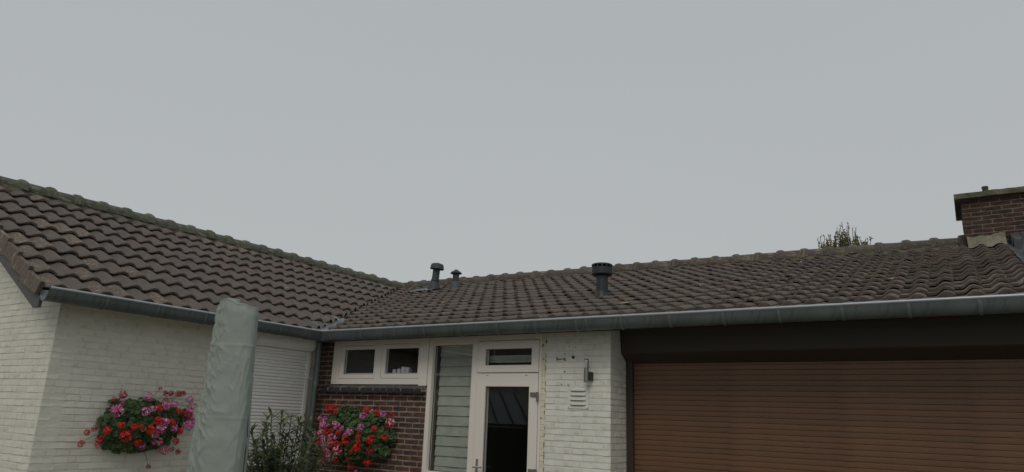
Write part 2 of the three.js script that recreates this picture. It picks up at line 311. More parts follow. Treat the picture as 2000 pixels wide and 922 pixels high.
// main wing, dark brick under and beside the kitchen window (plane z = 0)
const wallDark = mesh('wall', merge([box(0, 1.922, 0, 1.9, -0.24, -0.004), box(0, 0.288, 1.9, 2.6, -0.24, -0.004)]), M.mortar, house, 'dark red brick wall under the kitchen window');
layBricks(wallDark, { at: [0, 0, 0], turn: 0, u0: 0.004, u1: 1.918, y0: 0, y1: 2.56, course: 0.0625, phase: 1.805, shift: 0.085, mats: M.brick, openings: [[0.288, 2, 1.84, 3]], keep: (u, y) => y > 0.82 });
// white painted pier between door and garage
const wallPier = mesh('wall', merge([box(3.507, 4.321, 0, 2.6, -0.62, -0.003)]), M.whiteJoint, house, 'white painted brick pier between door and garage');
layBricks(wallPier, { at: [0, 0, 0], turn: 0, u0: 3.562, u1: 4.324, y0: 0, y1: 2.56, course: 0.0625, phase: 2.121, soft: true, shift: 0.05, mats: M.pier, keep: (u, y) => y > 0.9 });
layBricks(wallPier, { at: [0, 0, 0], turn: 0, u0: 3.508, u1: 3.556, y0: 0, y1: 2.50, course: 0.0625, phase: 2.09, soft: true, shift: 3.505 % 0.22, mats: [M.yellowed], keep: (u, y) => y > 0.9 });
layBricks(wallPier, { at: [4.324, 0, 0], turn: P2, u0: 0.004, u1: 0.42, y0: 0, y1: 2.56, course: 0.0625, phase: 2.121, soft: true, shift: 0.11, mats: M.pier, keep: (u, y) => y > 0.9 });
// rusty crack beside the door, old fixings and drill holes
{
  const g = []; let y = 0.9; while (y < 2.52) { const h = rr(0.02, 0.07); if (R() < 0.75) g.push(box(3.5545 + rr(-0.002, 0.002), 3.5585 + rr(0, 0.004), y, y + h, -0.003, 0.0015)); y += h + rr(0.005, 0.05); }
  mesh('rusty_crack', merge(g), M.rust, wallPier, 'rusty crack in the paint beside the door frame');
  for (const [x, yy, r] of [[3.79, 2.27, 0.006], [3.794, 2.085, 0.008], [3.757, 1.953, 0.006], [3.835, 1.953, 0.004], [3.848, 1.942, 0.006], [3.843, 2.345, 0.005], [3.92, 2.34, 0.005], [3.53, 2.22, 0.006], [3.515, 1.60, 0.006], [3.56, 2.41, 0.010]]) {
    const c = new THREE.CylinderGeometry(r, r, 0.01, 10); c.rotateX(P2); c.translate(x, yy, 0.0005); mesh('drill_hole', c, M.black, wallPier);
  }
  mesh('wall_plug', box(3.878, 3.906, 2.22, 2.25, -0.002, 0.008, 0.003), M.black, wallPier);
  mesh('old_hook', merge([tube([[3.699, 2.216, 0.004], [3.795, 2.218, 0.004]], 0.005, 4, 6), tube([[3.699, 2.205, 0.002], [3.699, 2.235, 0.016]], 0.006, 4, 6), tube([[3.793, 2.198, 0.002], [3.797, 2.226, 0.016]], 0.007, 4, 6)]), M.rust, wallPier, 'rusty iron hook left in the pier');
  mesh('rust_spot', tube([[3.51, 2.355, 0.002], [3.525, 2.38, 0.003]], 0.006, 3, 6), M.rust, wallPier);
}

// --- roof tiles
function tileProfile(u, A, s0 = 0.26) { const t = u < 0.30 ? 0.007 * Math.pow((0.30 - u) / 0.30, 2) : 0; return t + (u < 0.80 ? A * sstep(s0, 0.80, u) : A * (1 - 0.66 * Math.pow((u - 0.80) / 0.34, 2))); }
function tileGeo(seed, w, g, flap, lift, th, hol = 0.7, s0 = 0.26) {
  const q = rng(seed), A = 0.046, n = 16, L = g + 0.07, p = [], t = [], ix = [], ou = q() * 4, ov = q() * 4;
  const rows = [[0, -th], [-0.001, -0.007], [0.007, 0], [g * 0.5, 0], [L, 0]], us = []; for (let i = 0; i <= n; i++) us.push(1.14 * i / n);
  rows.forEach(([s, dn]) => us.forEach((u, i) => {
    const jit = (q() - 0.5) * 0.0016;
    p.push(u * w, tileProfile(u, A, s0) * (dn === -th ? hol : 1) + lift * (1 - s / g) + dn + jit, -s + (s < 0.01 ? (q() - 0.5) * 0.004 : 0)); t.push(u * w * 1.7 + ou, s * 1.7 + ov + dn);
  }));
  const c = n + 1; for (let r = 0; r < rows.length - 1; r++) for (let i = 0; i < n; i++) { const k = r * c + i; ix.push(k, k + 1, k + c + 1, k, k + c + 1, k + c); }
  // right hand edge of the roll
  const b = p.length / 3, e0 = 2 * c + n, e1 = 4 * c + n;
  for (const e of [e0, e1]) { p.push(p[3 * e], p[3 * e + 1], p[3 * e + 2], p[3 * e] - 0.002, p[3 * e + 1] - 0.024, p[3 * e + 2]); t.push(ou, ov, ou + 0.03, ov); }
  ix.push(b, b + 1, b + 3, b, b + 3, b + 2);
  if (flap) { // side of a verge tile
    const f = p.length / 3; const y0 = p[3 * (2 * c) + 1], y1 = p[3 * (4 * c) + 1];
    for (const [s, y] of [[0, y0], [L, y1]]) { p.push(0, y + 0.035, -s, -0.012, y + 0.028, -s, -0.014, y - 0.10, -s, 0.03, y + 0.03, -s); for (let k = 0; k < 4; k++) t.push(ou + s, ov + k * 0.05); }
    ix.push(f + 5, f + 1, f + 2, f + 5, f + 2, f + 6, f + 4, f, f + 1, f + 4, f + 1, f + 5, f + 7, f + 3, f, f + 7, f, f + 4);
    const h = p.length / 3; p.push(0.03, y0 + 0.03, 0.0, 0, y0 + 0.035, 0, -0.012, y0 + 0.028, 0, -0.014, y0 - 0.10, 0, 0.02, y0 - 0.10, 0, 0.03, y0 - 0.02, 0); for (let k = 0; k < 6; k++) t.push(ou + k * 0.02, ov); ix.push(h, h + 1, h + 2, h, h + 2, h + 3, h, h + 3, h + 4, h, h + 4, h + 5);
  }
  const geo = new THREE.BufferGeometry(); geo.setAttribute('position', new THREE.Float32BufferAttribute(p, 3)); geo.setAttribute('uv', new THREE.Float32BufferAttribute(t, 2)); geo.setIndex(ix);
  return toCreasedNormals(geo, 0.5);
}
function clipGeo(geo, side) {                       // keep the part of a (world space) geometry where side(x, z) > 0
  const g = geo.index ? geo.toNonIndexed() : geo, P = g.attributes.position, U = g.attributes.uv, out = [], uv = [];
  for (let i = 0; i < P.count; i += 3) {
    let poly = [0, 1, 2].map(k => [P.getX(i + k), P.getY(i + k), P.getZ(i + k), U.getX(i + k), U.getY(i + k)]);
    const d = poly.map(v => side(v[0], v[2])), r = [];
    for (let k = 0; k < 3; k++) { const n = (k + 1) % 3; if (d[k] > 0) r.push(poly[k]); if ((d[k] > 0) !== (d[n] > 0)) { const f = d[k] / (d[k] - d[n]); r.push(poly[k].map((v, c) => v + (poly[n][c] - v) * f)); } }
    for (let k = 1; k + 1 < r.length; k++) for (const v of [r[0], r[k], r[k + 1]]) { out.push(v[0], v[1], v[2]); uv.push(v[3], v[4]); }
  }
  if (!out.length) return null;
  const o = new THREE.BufferGeometry(); o.setAttribute('position', new THREE.Float32BufferAttribute(out, 3)); o.setAttribute('uv', new THREE.Float32BufferAttribute(uv, 2)); o.computeVertexNormals(); return o;
}
const vd = [XR - XE, ZR - ZE], vl = Math.hypot(...vd);
const valley = (x, z) => ((x - XE) * vd[1] - (z - ZE) * vd[0]) / vl;       // positive on the left wing's side

// left roof
const WL = 0.213, GL = 0.335, Z0 = 3.70;
const sheetL = grid(1, 1, (u, v) => [XE - 0.02 + (XR - XE) * v, YE - 0.03 + (YBL - YE) * v, Z0 - 0.03 + (ZR - Z0) * u]);
const sheetLB = grid(1, 1, (u, v) => [XR + (XR - XE) * v, YBL - 0.03 - (YBL - YE) * v, Z0 - 0.03 + (ZR - Z0) * u]);
const roofL = mesh('roof', merge([sheetL, sheetLB]), M.tile[3], house, 'brown tiled roof of the left wing with a mossy ridge');
{
  const geos = []; for (let i = 0; i < 7; i++) geos.push(tileGeo(500 + i, WL, GL, false, 0.043, 0.017)); const vg = [tileGeo(520, WL, GL, true, 0.043, 0.017), tileGeo(521, WL, GL, true, 0.043, 0.017), tileGeo(522, WL, GL, true, 0.043, 0.017)];
  const q = new THREE.Quaternion();
  for (let r = 0; r < 9; r++) for (let c = 0; c < 37; c++) {
    const s = r * GL, x = XE - s * Math.cos(TL), y = YE + s * Math.sin(TL), z = Z0 - c * WL;
    const zc = z - WL / 2, xc = x - 0.5 * GL * Math.cos(TL);
    if (valley(xc, zc) < -0.35) continue;
    const g = c === 0 ? pick(vg) : pick(geos), pl = c < 6 ? 0.55 - 0.08 * c : r > 7 ? 0.25 : 0.06;
    const mat = R() < pl ? M.tileLichen : pick(M.tile);
    q.setFromEuler(new THREE.Euler(TL + (R() - 0.5) * 0.012, P2 + (R() - 0.5) * 0.012, (R() - 0.5) * 0.012, 'YXZ'));
    const m4 = new THREE.Matrix4().compose(new THREE.Vector3(x + rr(-0.004, 0.004), y + rr(-0.002, 0.002), z + rr(-0.002, 0.002)), q, new THREE.Vector3(1, 1, r === 8 ? 0.84 : 1));
    const name = c === 0 ? 'verge_tile' : 'roof_tile';
    if (valley(xc, zc) > 0.45) { const t = mesh(name, g, mat, roofL); t.applyMatrix4(m4); }
    else { const w = clipGeo(g.clone().applyMatrix4(m4), (a, b) => valley(a, b) - 0.015); if (w) mesh(name, w, mat, roofL); }
  }
}
// main roof
const WM = 0.195, GM = 0.3095, XM1 = 7.965;
const sag = (x, s) => -0.09 * clamp((x - XR) / 8.3, 0, 1.3) * (s / 4.64);
const sheetM = grid(12, 1, (u, v) => { const x = XR + (9.4 - XR) * u; return [x, YE - 0.03 + (YBM - YE) * v + sag(x, 4.64 * v), ZE - 0.02 + (ZR - ZE) * v]; });
const sheetMB = grid(1, 1, (u, v) => [-4.8 + 14.2 * u, YBM - 0.04 - (YBM - YE) * v - 0.06, ZR + (ZR - ZE) * v]);
const roofM = mesh('roof', merge([sheetM, sheetMB]), M.tileMain[5], house, 'weathered brown tiled roof of the main wing');
{
  const geos = []; for (let i = 0; i < 8; i++) geos.push(tileGeo(600 + i, WM, GM, false, 0.043, 0.028, 1, 0.40));
  const eave = [0, 1, 2, 3].map(i => tileGeo(630 + i, WM, GM, false, 0.043, 0.030, 0.62, 0.40));
  const list = [], q = new THREE.Quaternion(), cam = new THREE.Vector3(7.4, 1.56, 6.7);
  const c0 = Math.floor((XR - XM1) / WM) - 1;
  for (let r = 0; r < 15; r++) for (let c = c0; c < 5; c++) {
    const s = r * GM, x = XM1 - WM * 1.10 + c * WM; if (c > 0 && r > 0 && s > 0.1) continue; if (c > 0) continue;
    const xc = x + WM / 2, z = ZE - s * Math.cos(TM), zc = z - 0.5 * GM * Math.cos(TM);
    if (valley(xc, zc) > 0.35) continue;
    if (xc > 7.60 && r > 13) continue;
    q.setFromEuler(new THREE.Euler(TM + rr(-0.012, 0.012), rr(-0.012, 0.012), rr(-0.02, 0.02), 'YXZ'));
    const m4 = new THREE.Matrix4().compose(new THREE.Vector3(x + rr(-0.003, 0.003), YE + s * Math.sin(TM) + sag(x, s) + rr(-0.003, 0.004), z + rr(-0.007, 0.007)), q, new THREE.Vector3(1, 1, r === 14 ? 0.74 : 1));
    list.push({ g: pick(r ? geos : eave), m4, xc, zc, cut: valley(xc, zc) > -0.5, low: s < 0.75, d: cam.distanceTo(new THREE.Vector3(xc, YE + s * Math.sin(TM), zc)), mi: R() < 0.05 ? -1 : Math.floor(R() * M.tileMain.length) });
  }
  list.sort((a, b) => a.d - b.d);
  const rest = [];
  list.forEach((o, i) => {
    let w = null; if (o.cut) { w = clipGeo(o.g.clone().applyMatrix4(o.m4), (a, b) => -valley(a, b) - (o.low ? 0.15 : 0.02)); if (!w) return; }
    if (i < 300) { const mat = o.mi < 0 ? M.tileLichen : M.tileMain[o.mi]; if (w) mesh('roof_tile', w, mat, roofM); else mesh('roof_tile', o.g, mat, roofM).applyMatrix4(o.m4); }
    else {
      const g = w || o.g.clone().applyMatrix4(o.m4); const n = g.attributes.position.count, col = new Float32Array(n * 3), k = M.tileMain[Math.max(0, o.mi)].color, du = R() * 3;
      for (let j = 0; j < n; j++) { col[3 * j] = k.r; col[3 * j + 1] = k.g; col[3 * j + 2] = k.b; g.attributes.uv.setX(j, g.attributes.uv.getX(j) + du); }
      g.setAttribute('color', new THREE.BufferAttribute(col, 3)); rest.push(g);
    }
  });
  const f = mesh('far_roof_tiles', merge(rest), M.tileVC, roofM); f.userData.kind = 'stuff';
  // a ventilation tile: a field of small holes
  const vt = new THREE.Vector3(5.79, 0, -1.505), sy = (ZE + 1.505) / Math.cos(TM), g = [];
  for (let a = -2; a <= 2; a++) for (let b = -2; b <= 2; b++) { if (Math.abs(a) + Math.abs(b) > 3) continue; const c = new THREE.CylinderGeometry(0.011, 0.011, 0.012, 8); c.rotateX(TM); const s = sy + b * 0.034; c.translate(5.79 + a * 0.034, YE + s * Math.sin(TM) + sag(5.79, s) + 0.063, ZE - s * Math.cos(TM)); g.push(c); }
  mesh('vent_holes', merge(g), M.black, roofM, 'cluster of holes in a ventilation tile');
}
for (const [x, z, w] of [[1.073, -1.273, 0.03], [2.204, -1.344, 0.055], [1.55, -1.0, 0.02], [6.9, -0.9, 0.04], [4.9, -1.7, 0.05], [4.4, -0.2, 0.045]]) {
  const q = noise2(Math.round(x * 100)), s = (ZE - z) / Math.cos(TM), col = (x - (XM1 - WM * 1.1)) / WM, u = col - Math.floor(col);
  const g = grid(10, 3, (a, b) => { const t = a * 6.2832, r = w * b * (0.55 + 0.5 * q(a * 8, 3, 8)); return [x + Math.cos(t) * r * 1.4, YE + s * Math.sin(TM) + sag(x, s) + tileProfile(u, 0.046, 0.40) + 0.045 - 0.008 * b - Math.sin(t) * -r * Math.sin(TM), z - Math.sin(t) * r * Math.cos(TM)]; });
  mesh('lichen_patch', g, S({ color: lin(0.50, 0.47, 0.36), map: T.mortar, roughness: 1, side: THREE.DoubleSide }), roofM);
}
// ridge tiles
function ridgeGeo(seed) {
  const q = rng(seed), st = [[0, 0.110], [0.05, 0.111], [0.218, 0.114], [0.236, 0.126], [0.258, 0.137], [0.308, 0.137], [0.333, 0.130], [0.334, 0.110]], n = 12, ou = q() * 4;
  const g = grid(n, st.length - 1, (u, v, i, j) => { const a = Math.PI * (-0.06 + 1.12 * u), r = st[j][1] + (q() - 0.5) * 0.006; return [st[j][0], Math.sin(a) * r * 0.95, Math.cos(a) * r * 1.05]; }, (u, v) => [u * 0.5 + ou, v * 0.5 + ou]);
  return toCreasedNormals(g, 0.8);
}
const ridgeGeos = [0, 1, 2, 3, 4].map(i => ridgeGeo(700 + i));
for (let i = 0; i < 24; i++) {                       // collars at the far end, seen from the courtyard
  const z = 3.66 - i * 0.328; if (z < ZR + 0.15) break;
  const m = mesh('ridge_tile', pick(ridgeGeos), pick(M.ridge), roofL); m.position.set(XR + rr(-0.006, 0.006), YB + 0.008 + rr(-0.005, 0.005), z); m.rotation.set(rr(-0.02, 0.02), P2 + rr(-0.012, 0.012), rr(-0.012, 0.012), 'YXZ');
}
for (let i = 0; i < 33; i++) {
  const x = -2.36 + i * 0.328 + 0.334; if (x > 7.95) break;
  const m = mesh('ridge_tile', pick(ridgeGeos), pick(M.ridge2), roofM); m.position.set(x, YB + 0.022 + sag(x, 4.64) + rr(-0.005, 0.005), ZR + rr(-0.006, 0.006)); m.rotation.set(rr(-0.02, 0.02), Math.PI + rr(-0.012, 0.012), rr(-0.012, 0.012), 'YXZ');
}
// mortar bedding under the ridge tiles
{
  const n = 90, q = noise2(77);
  const a = grid(n, 3, (u, v, i, j) => { const z = 3.66 + (ZR + 0.1 - 3.66) * u, k = [0.085, 0.10, 0.122, 0.132][j] + 0.026 * (q(i * 0.9, j * 3, 512) - 0.5), h = [0.012, 0.0, -0.03, -0.07][j] + 0.02 * (q(i * 1.3, 40 + j, 512) - 0.5); return [XR + k, YB + h, z]; }, (u, v) => [u * 12, v * 0.3]);
  mesh('mortar_bedding', a, M.bedding, roofL, 'mossy mortar under the ridge');
  const b = grid(120, 3, (u, v, i, j) => { const x = -2.2 + 9.8 * u, k = [0.085, 0.10, 0.13, 0.17][j] + 0.026 * (q(i * 0.9, 90 + j * 3, 512) - 0.5), h = [0.02, 0.0, -0.03, -0.095][j] + 0.02 * (q(i * 1.3, 60 + j, 512) - 0.5); return [x, YB + h + sag(x, 4.64) + 0.015, ZR + k]; }, (u, v) => [u * 16, v * 0.3]);
  mesh('mortar_bedding', b, M.bedding, roofM, 'crumbling mortar under the ridge');
}
// valley lining and barge board
{
  const q = noise2(81);
  const lead = grid(6, 24, (u, v) => {
    const w = (u - 0.5) * 0.34, x = XE + vd[0] * v + -vd[1] / vl * -w, z = ZE + vd[1] * v + vd[0] / vl * -w;
    const y = Math.max(YE + (XE - x) * Math.tan(TL), YE + (ZE - z) * Math.tan(TM)); return [x, y + (v < 0.22 ? 0.035 : 0.012) + 0.02 * (q(u * 6, v * 40, 512) - 0.5), z];
  }, (u, v) => [u * 0.3, v * 5]);
  mesh('valley_flashing', lead, M.leadPale, house, 'pale lead lining in the roof valley');
  const q2 = [[0.33, 0.02], [-2.62, 0.02]];
  const bb = grid(1, 1, () => [0, 0, 0]); void bb; void q2;
  const s = new THREE.Shape(); const c = Math.cos(TL), sn = Math.sin(TL);
  const P = (d, n) => [XE + 0.0 - d * c + n * sn, YE + d * sn + n * c];
  const pts = [P(-0.02, -0.06), P(3.0, -0.06), P(3.0, -0.22), P(0.02, -0.19), [XE - 0.02, YE - 0.155]]; s.moveTo(...pts[0]); for (const k of pts.slice(1)) s.lineTo(...k); s.closePath();
  const g = new THREE.ExtrudeGeometry(s, { depth: 0.026, bevelEnabled: true, bevelSize: 0.003, bevelThickness: 0.003, bevelSegments: 1 }); g.translate(0, 0, 3.645);
  const board = mesh('barge_board', g, M.barge, house, 'dark barge board under the verge tiles');
  for (const d of [0.5, 1.1, 1.7, 2.3]) { const k = new THREE.CylinderGeometry(0.006, 0.006, 0.006, 8); k.rotateX(P2); const a = P(d, -0.15); k.translate(a[0], a[1], 3.676); mesh('screw', k, M.black, board); }
  // boxed verge soffit between gable wall and barge board, and its lower end
  const so = grid(1, 1, (u, v) => { const a = P(0.05 + 2.9 * u, -0.055); return [a[0], a[1], 3.335 + 0.31 * v]; });
  mesh('verge_soffit', so, M.soffit, house);
}
// --- gutters
const gp = []; {
  for (let i = 0; i <= 15; i++) { const a = 4.9 - i / 15 * 5.2; gp.push([0.0125 - 0.0125 * Math.cos(a), -0.004 + 0.0125 * Math.sin(a)]); }
  for (let i = 1; i <= 16; i++) { const a = Math.PI * i / 16; gp.push([0.083 - 0.076 * Math.cos(a), -0.016 - 0.106 * Math.sin(a)]); }
  for (let i = 16; i >= 1; i--) { const a = Math.PI * i / 16; gp.push([0.083 - 0.074 * Math.cos(a), -0.016 - 0.104 * Math.sin(a)]); }
}
const XG1 = 9.2, ZG1 = 3.665;
const gutM = mesh('gutter', sweep(gp, (d, y) => [XL - d, HG + y, ZL - d], (d, y) => [XG1, HG + y, ZL - d]), M.zinc, house, 'half-round zinc gutter along the main roof');
const gutL = mesh('gutter', sweep(gp, (d, y) => [XL - d, HG + y, ZG1], (d, y) => [XL - d, HG + y, ZL - d]), M.zinc, house, 'half-round zinc gutter along the left roof');
{
  const bp = []; for (let i = 0; i <= 16; i++) { const a = Math.PI * (0.0 + i / 16); bp.push([0.083 - 0.0810 * Math.cos(a), -0.014 - 0.1140 * Math.sin(a)]); }
  const lip = [[-0.003, -0.004], [-0.002, 0.009], [0.008, 0.013], [0.02, 0.011]];
  const prof = [...lip.slice().reverse(), ...bp];
  for (const x of [0.61, 1.15, 1.70, 2.15, 2.66, 3.17, 3.65, 4.13, 4.62, 5.11, 5.61, 6.09, 6.59, 7.07, 7.54, 8.05, 8.55]) mesh('gutter_bracket', sweep(prof, (d, y) => [x - 0.013, HG + y, ZL - d], (d, y) => [x + 0.013, HG + y, ZL - d]), M.zincLight, gutM);
  const joint = bp.map(([d, y]) => [d, y + 0.0012]);
  mesh('soldered_joint', sweep(joint, (d, y) => [4.235, HG + y, ZL - d], (d, y) => [4.26, HG + y, ZL - d]), M.zincLight, gutM);
  for (const z of [3.14, 2.62, 2.07, 1.55, 1.05, 0.60]) mesh('gutter_bracket', sweep(prof, (d, y) => [XL - d, HG + y, z + 0.014], (d, y) => [XL - d, HG + y, z - 0.014]), M.zincLight, gutL);
  const s = new THREE.Shape(); gp.slice(16, 32).forEach((k, i) => i ? s.lineTo(-k[0], k[1]) : s.moveTo(-k[0], k[1])); s.closePath();
  const g = new THREE.ExtrudeGeometry(s, { depth: 0.012, bevelEnabled: true, bevelSize: 0.004, bevelThickness: 0.004, bevelSegments: 2 }); g.translate(XL, HG, ZG1 - 0.006);
  mesh('end_cap', g, M.zincLight, gutL);
}
{ // rolled front edge of the gutters
  const rm = S({ color: lin(0.42, 0.445, 0.465), roughness: 0.42, metalness: 0.6 });
  mesh('gutter_rim', tube([[XL + 0.004, HG - 0.002, ZL - 0.008], [XG1, HG - 0.002, ZL - 0.008]], 0.0137, 1, 14), rm, gutM);
  mesh('gutter_rim', tube([[XL - 0.008, HG - 0.002, ZG1], [XL - 0.008, HG - 0.002, ZL - 0.012]], 0.0137, 1, 14), rm, gutL);
}
{ // fascia and soffit behind the gutters
  mesh('fascia', box(0.31, XG1, 2.47, 2.615, 0.215, 0.235), M.darkWood, house);
  mesh('fascia', box(0.275, 0.295, 2.505, 2.58, 0.24, 3.60), M.soffit, house);
  mesh('soffit', box(0.30, 4.324, 2.535, 2.56, 0.002, 0.214), M.darkWood, house);
  mesh('soffit', box(4.326, XG1, 2.535, 2.56, -0.6, 0.214), M.darkWood, house, 'dark boarded soffit over the garage door');
  mesh('soffit', box(0.002, 0.274, 2.512, 2.535, 0.26, 3.335), M.soffit, house);
}
// downpipe in the corner
{
  const d = mesh('downpipe', tube([[0.20, 0, 0.19], [0.20, 2.50, 0.19]], 0.037, 2, 18), M.zinc, house, 'zinc downpipe in the inner corner');
  for (const [y, h] of [[1.955, 0.05], [2.46, 0.03], [1.1, 0.05]]) mesh('pipe_collar', lathe([[0.037, y - h], [0.0415, y - h + 0.004], [0.0415, y], [0.037, y + 0.006]]).translate(0.20, 0, 0.19), M.zincLight, d);
  mesh('pipe_clip', merge([box(0.02, 0.17, 1.99, 2.005, 0.18, 0.20)]), M.steel, d);
}

// --- kitchen window
{
  const fr = mesh('window', merge([frameGeo(0.287, 1.922, 1.941, 2.533, [[0.413, 1.062, 2.010, 2.439], [1.153, 1.787, 2.014, 2.443]], -0.075, 0.004)]), M.upvc, house, 'low kitchen window with two cream sashes');
  mesh('corner_post', box(1.795, 1.921, 1.927, 2.530, 0.0045, 0.016, 0.003), M.upvc, fr);
  for (const [a, b, c, d, e, f, g, h] of [[0.416, 1.059, 2.013, 2.436, 0.489, 1.027, 2.069, 2.384], [1.156, 1.784, 2.017, 2.440, 1.220, 1.755, 2.073, 2.385]]) {
    const s = mesh('sash', frameGeo(a, b, c, d, [[e, f, g, h]], -0.062, 0.0, 0.007), M.upvc, fr);
    mesh('pane', box(e - 0.01, f + 0.01, g - 0.01, h + 0.01, -0.034, -0.030), M.glass, s);
    mesh('gasket', frameGeo(e - 0.008, f + 0.008, g - 0.008, h + 0.008, [[e + 0.004, f - 0.004, g + 0.004, h - 0.004]], -0.029, -0.024, 0.001), M.gasket, s);
  }
  const n = 15, x0 = 0.205, w = (1.905 - x0) / n;
  const sg = (() => { const s = new THREE.Shape(); s.moveTo(-0.02, 1.936); s.lineTo(0.004, 1.930); s.lineTo(0.074, 1.892); s.quadraticCurveTo(0.082, 1.886, 0.080, 1.876); s.lineTo(0.074, 1.838); s.lineTo(0.06, 1.838); s.lineTo(0.056, 1.858); s.lineTo(-0.02, 1.865); s.closePath(); const g = new THREE.ExtrudeGeometry(s, { depth: w - 0.019, bevelEnabled: true, bevelSize: 0.003, bevelThickness: 0.003, bevelSegments: 1 }); g.rotateY(-P2); return g; })(); // shape x runs out of the wall
  for (let i = 0; i < n; i++) { const m = mesh('sill_tile', sg, M.sill, fr); m.position.set(x0 + w * (i + 1) - 0.003, rr(-0.002, 0.002), rr(-0.002, 0.003)); m.rotation.z = rr(-0.006, 0.006); }
  { const s = new THREE.Shape(); s.moveTo(-0.02, 1.934); s.lineTo(0.004, 1.929); s.lineTo(0.073, 1.8915); s.lineTo(0.078, 1.875); s.lineTo(0.068, 1.85); s.lineTo(-0.02, 1.855); s.closePath(); const g = new THREE.ExtrudeGeometry(s, { depth: 1.905 - x0 - 0.01, bevelEnabled: false }); g.rotateY(-P2); g.translate(1.90, 0, 0); mesh('sill_mortar', g, M.mortar, fr); }
  mesh('inner_sill', box(0.20, 1.93, 2.060, 2.088, -0.32, -0.08), M.upvcWhite, fr);
}
// --- glazed door, side light and top light
{
  const fr = mesh('door_frame', frameGeo(1.926, 3.506, 0, 2.533, [[1.987, 2.572, 0.965, 2.407], [1.987, 2.572, 0.08, 0.90], [2.657, 3.476, 0.02, 2.439]], -0.085, 0.006, 0.006), M.upvc, house, 'cream plastic door frame with side light and top light');
  mesh('pane', box(1.975, 2.58, 0.955, 2.415, -0.062, -0.058), M.glass, fr);
  mesh('panel', box(1.975, 2.58, 0.07, 0.91, -0.06, -0.04), M.upvc, fr);
  mesh('gasket', frameGeo(1.978, 2.58, 0.957, 2.415, [[1.994, 2.566, 0.972, 2.401]], -0.057, -0.050, 0.001), M.gasket, fr);
  const tl = mesh('top_light', frameGeo(2.661, 3.472, 2.078, 2.435, [[2.764, 3.381, 2.161, 2.343]], -0.07, 0.016, 0.008), M.upvc, house, 'small cream framed top light above the door');
  mesh('pane', box(2.75, 3.39, 2.15, 2.35, -0.022, -0.018), M.glass, tl);
  mesh('gasket', frameGeo(2.757, 3.388, 2.154, 2.350, [[2.768, 3.377, 2.165, 2.339]], -0.017, -0.010, 0.001), M.gasket, tl);
  for (const x of [2.80, 3.38]) mesh('hinge_cover', box(x - 0.03, x + 0.03, 2.437, 2.447, 0.004, 0.018, 0.003), M.upvc, tl);
  const dr = mesh('door', frameGeo(2.661, 3.472, 0.02, 2.070, [[2.783, 3.361, 0.25, 1.923]], -0.07, 0.016, 0.008), M.upvc, house, 'cream door with a tall dark glass pane');
  mesh('pane', box(2.77, 3.37, 0.24, 1.935, -0.022, -0.018), M.glass, dr);
  mesh('gasket', frameGeo(2.776, 3.368, 0.243, 1.930, [[2.788, 3.356, 0.256, 1.917]], -0.017, -0.010, 0.001), M.gasket, dr);
  for (const x of [2.806, 3.325]) mesh('drain_slot', box(x - 0.013, x + 0.013, 2.0435, 2.049, 0.0155, 0.018), M.black, dr);
  const hd = mesh('door_handle', merge([box(2.706, 2.736, 0.93, 1.140, 0.016, 0.026, 0.004), tube([[2.72, 1.052, 0.02], [2.72, 1.052, 0.068], [2.73, 1.052, 0.074], [2.815, 1.054, 0.074]], 0.0095, 20, 10), tube([[2.70, 1.052, 0.074], [2.73, 1.052, 0.074]], 0.0095, 2, 10)]), M.steel, dr, 'brushed steel lever handle');
  mesh('keyhole', box(2.717, 2.725, 0.965, 0.99, 0.0255, 0.0275), M.black, hd);
  for (const y of [1.865, 1.075, 0.30]) mesh('hinge', merge([box(3.388, 3.466, y - 0.045, y, 0.016, 0.034, 0.004), tube([[3.478, y - 0.098, 0.030], [3.478, y + 0.003, 0.030]], 0.013, 2, 12)]), M.bronze, dr, 'grey brown surface hinge');
}
// rooms behind the glass
mesh('inner_room', merge([box(0.0, 4.30, -0.05, -0.003, -3.6, -0.1), box(0.0, 4.30, 2.56, 2.60, -3.6, -0.02), box(0.0, 4.30, 0, 2.56, -3.65, -3.6), box(-0.10, 0.0, 0, 2.56, -3.6, -0.01), box(4.2, 4.30, 0, 2.56, -3.6, -0.62), box(1.97, 2.03, 0, 2.56, -3.6, -0.6)]), M.inner, house);
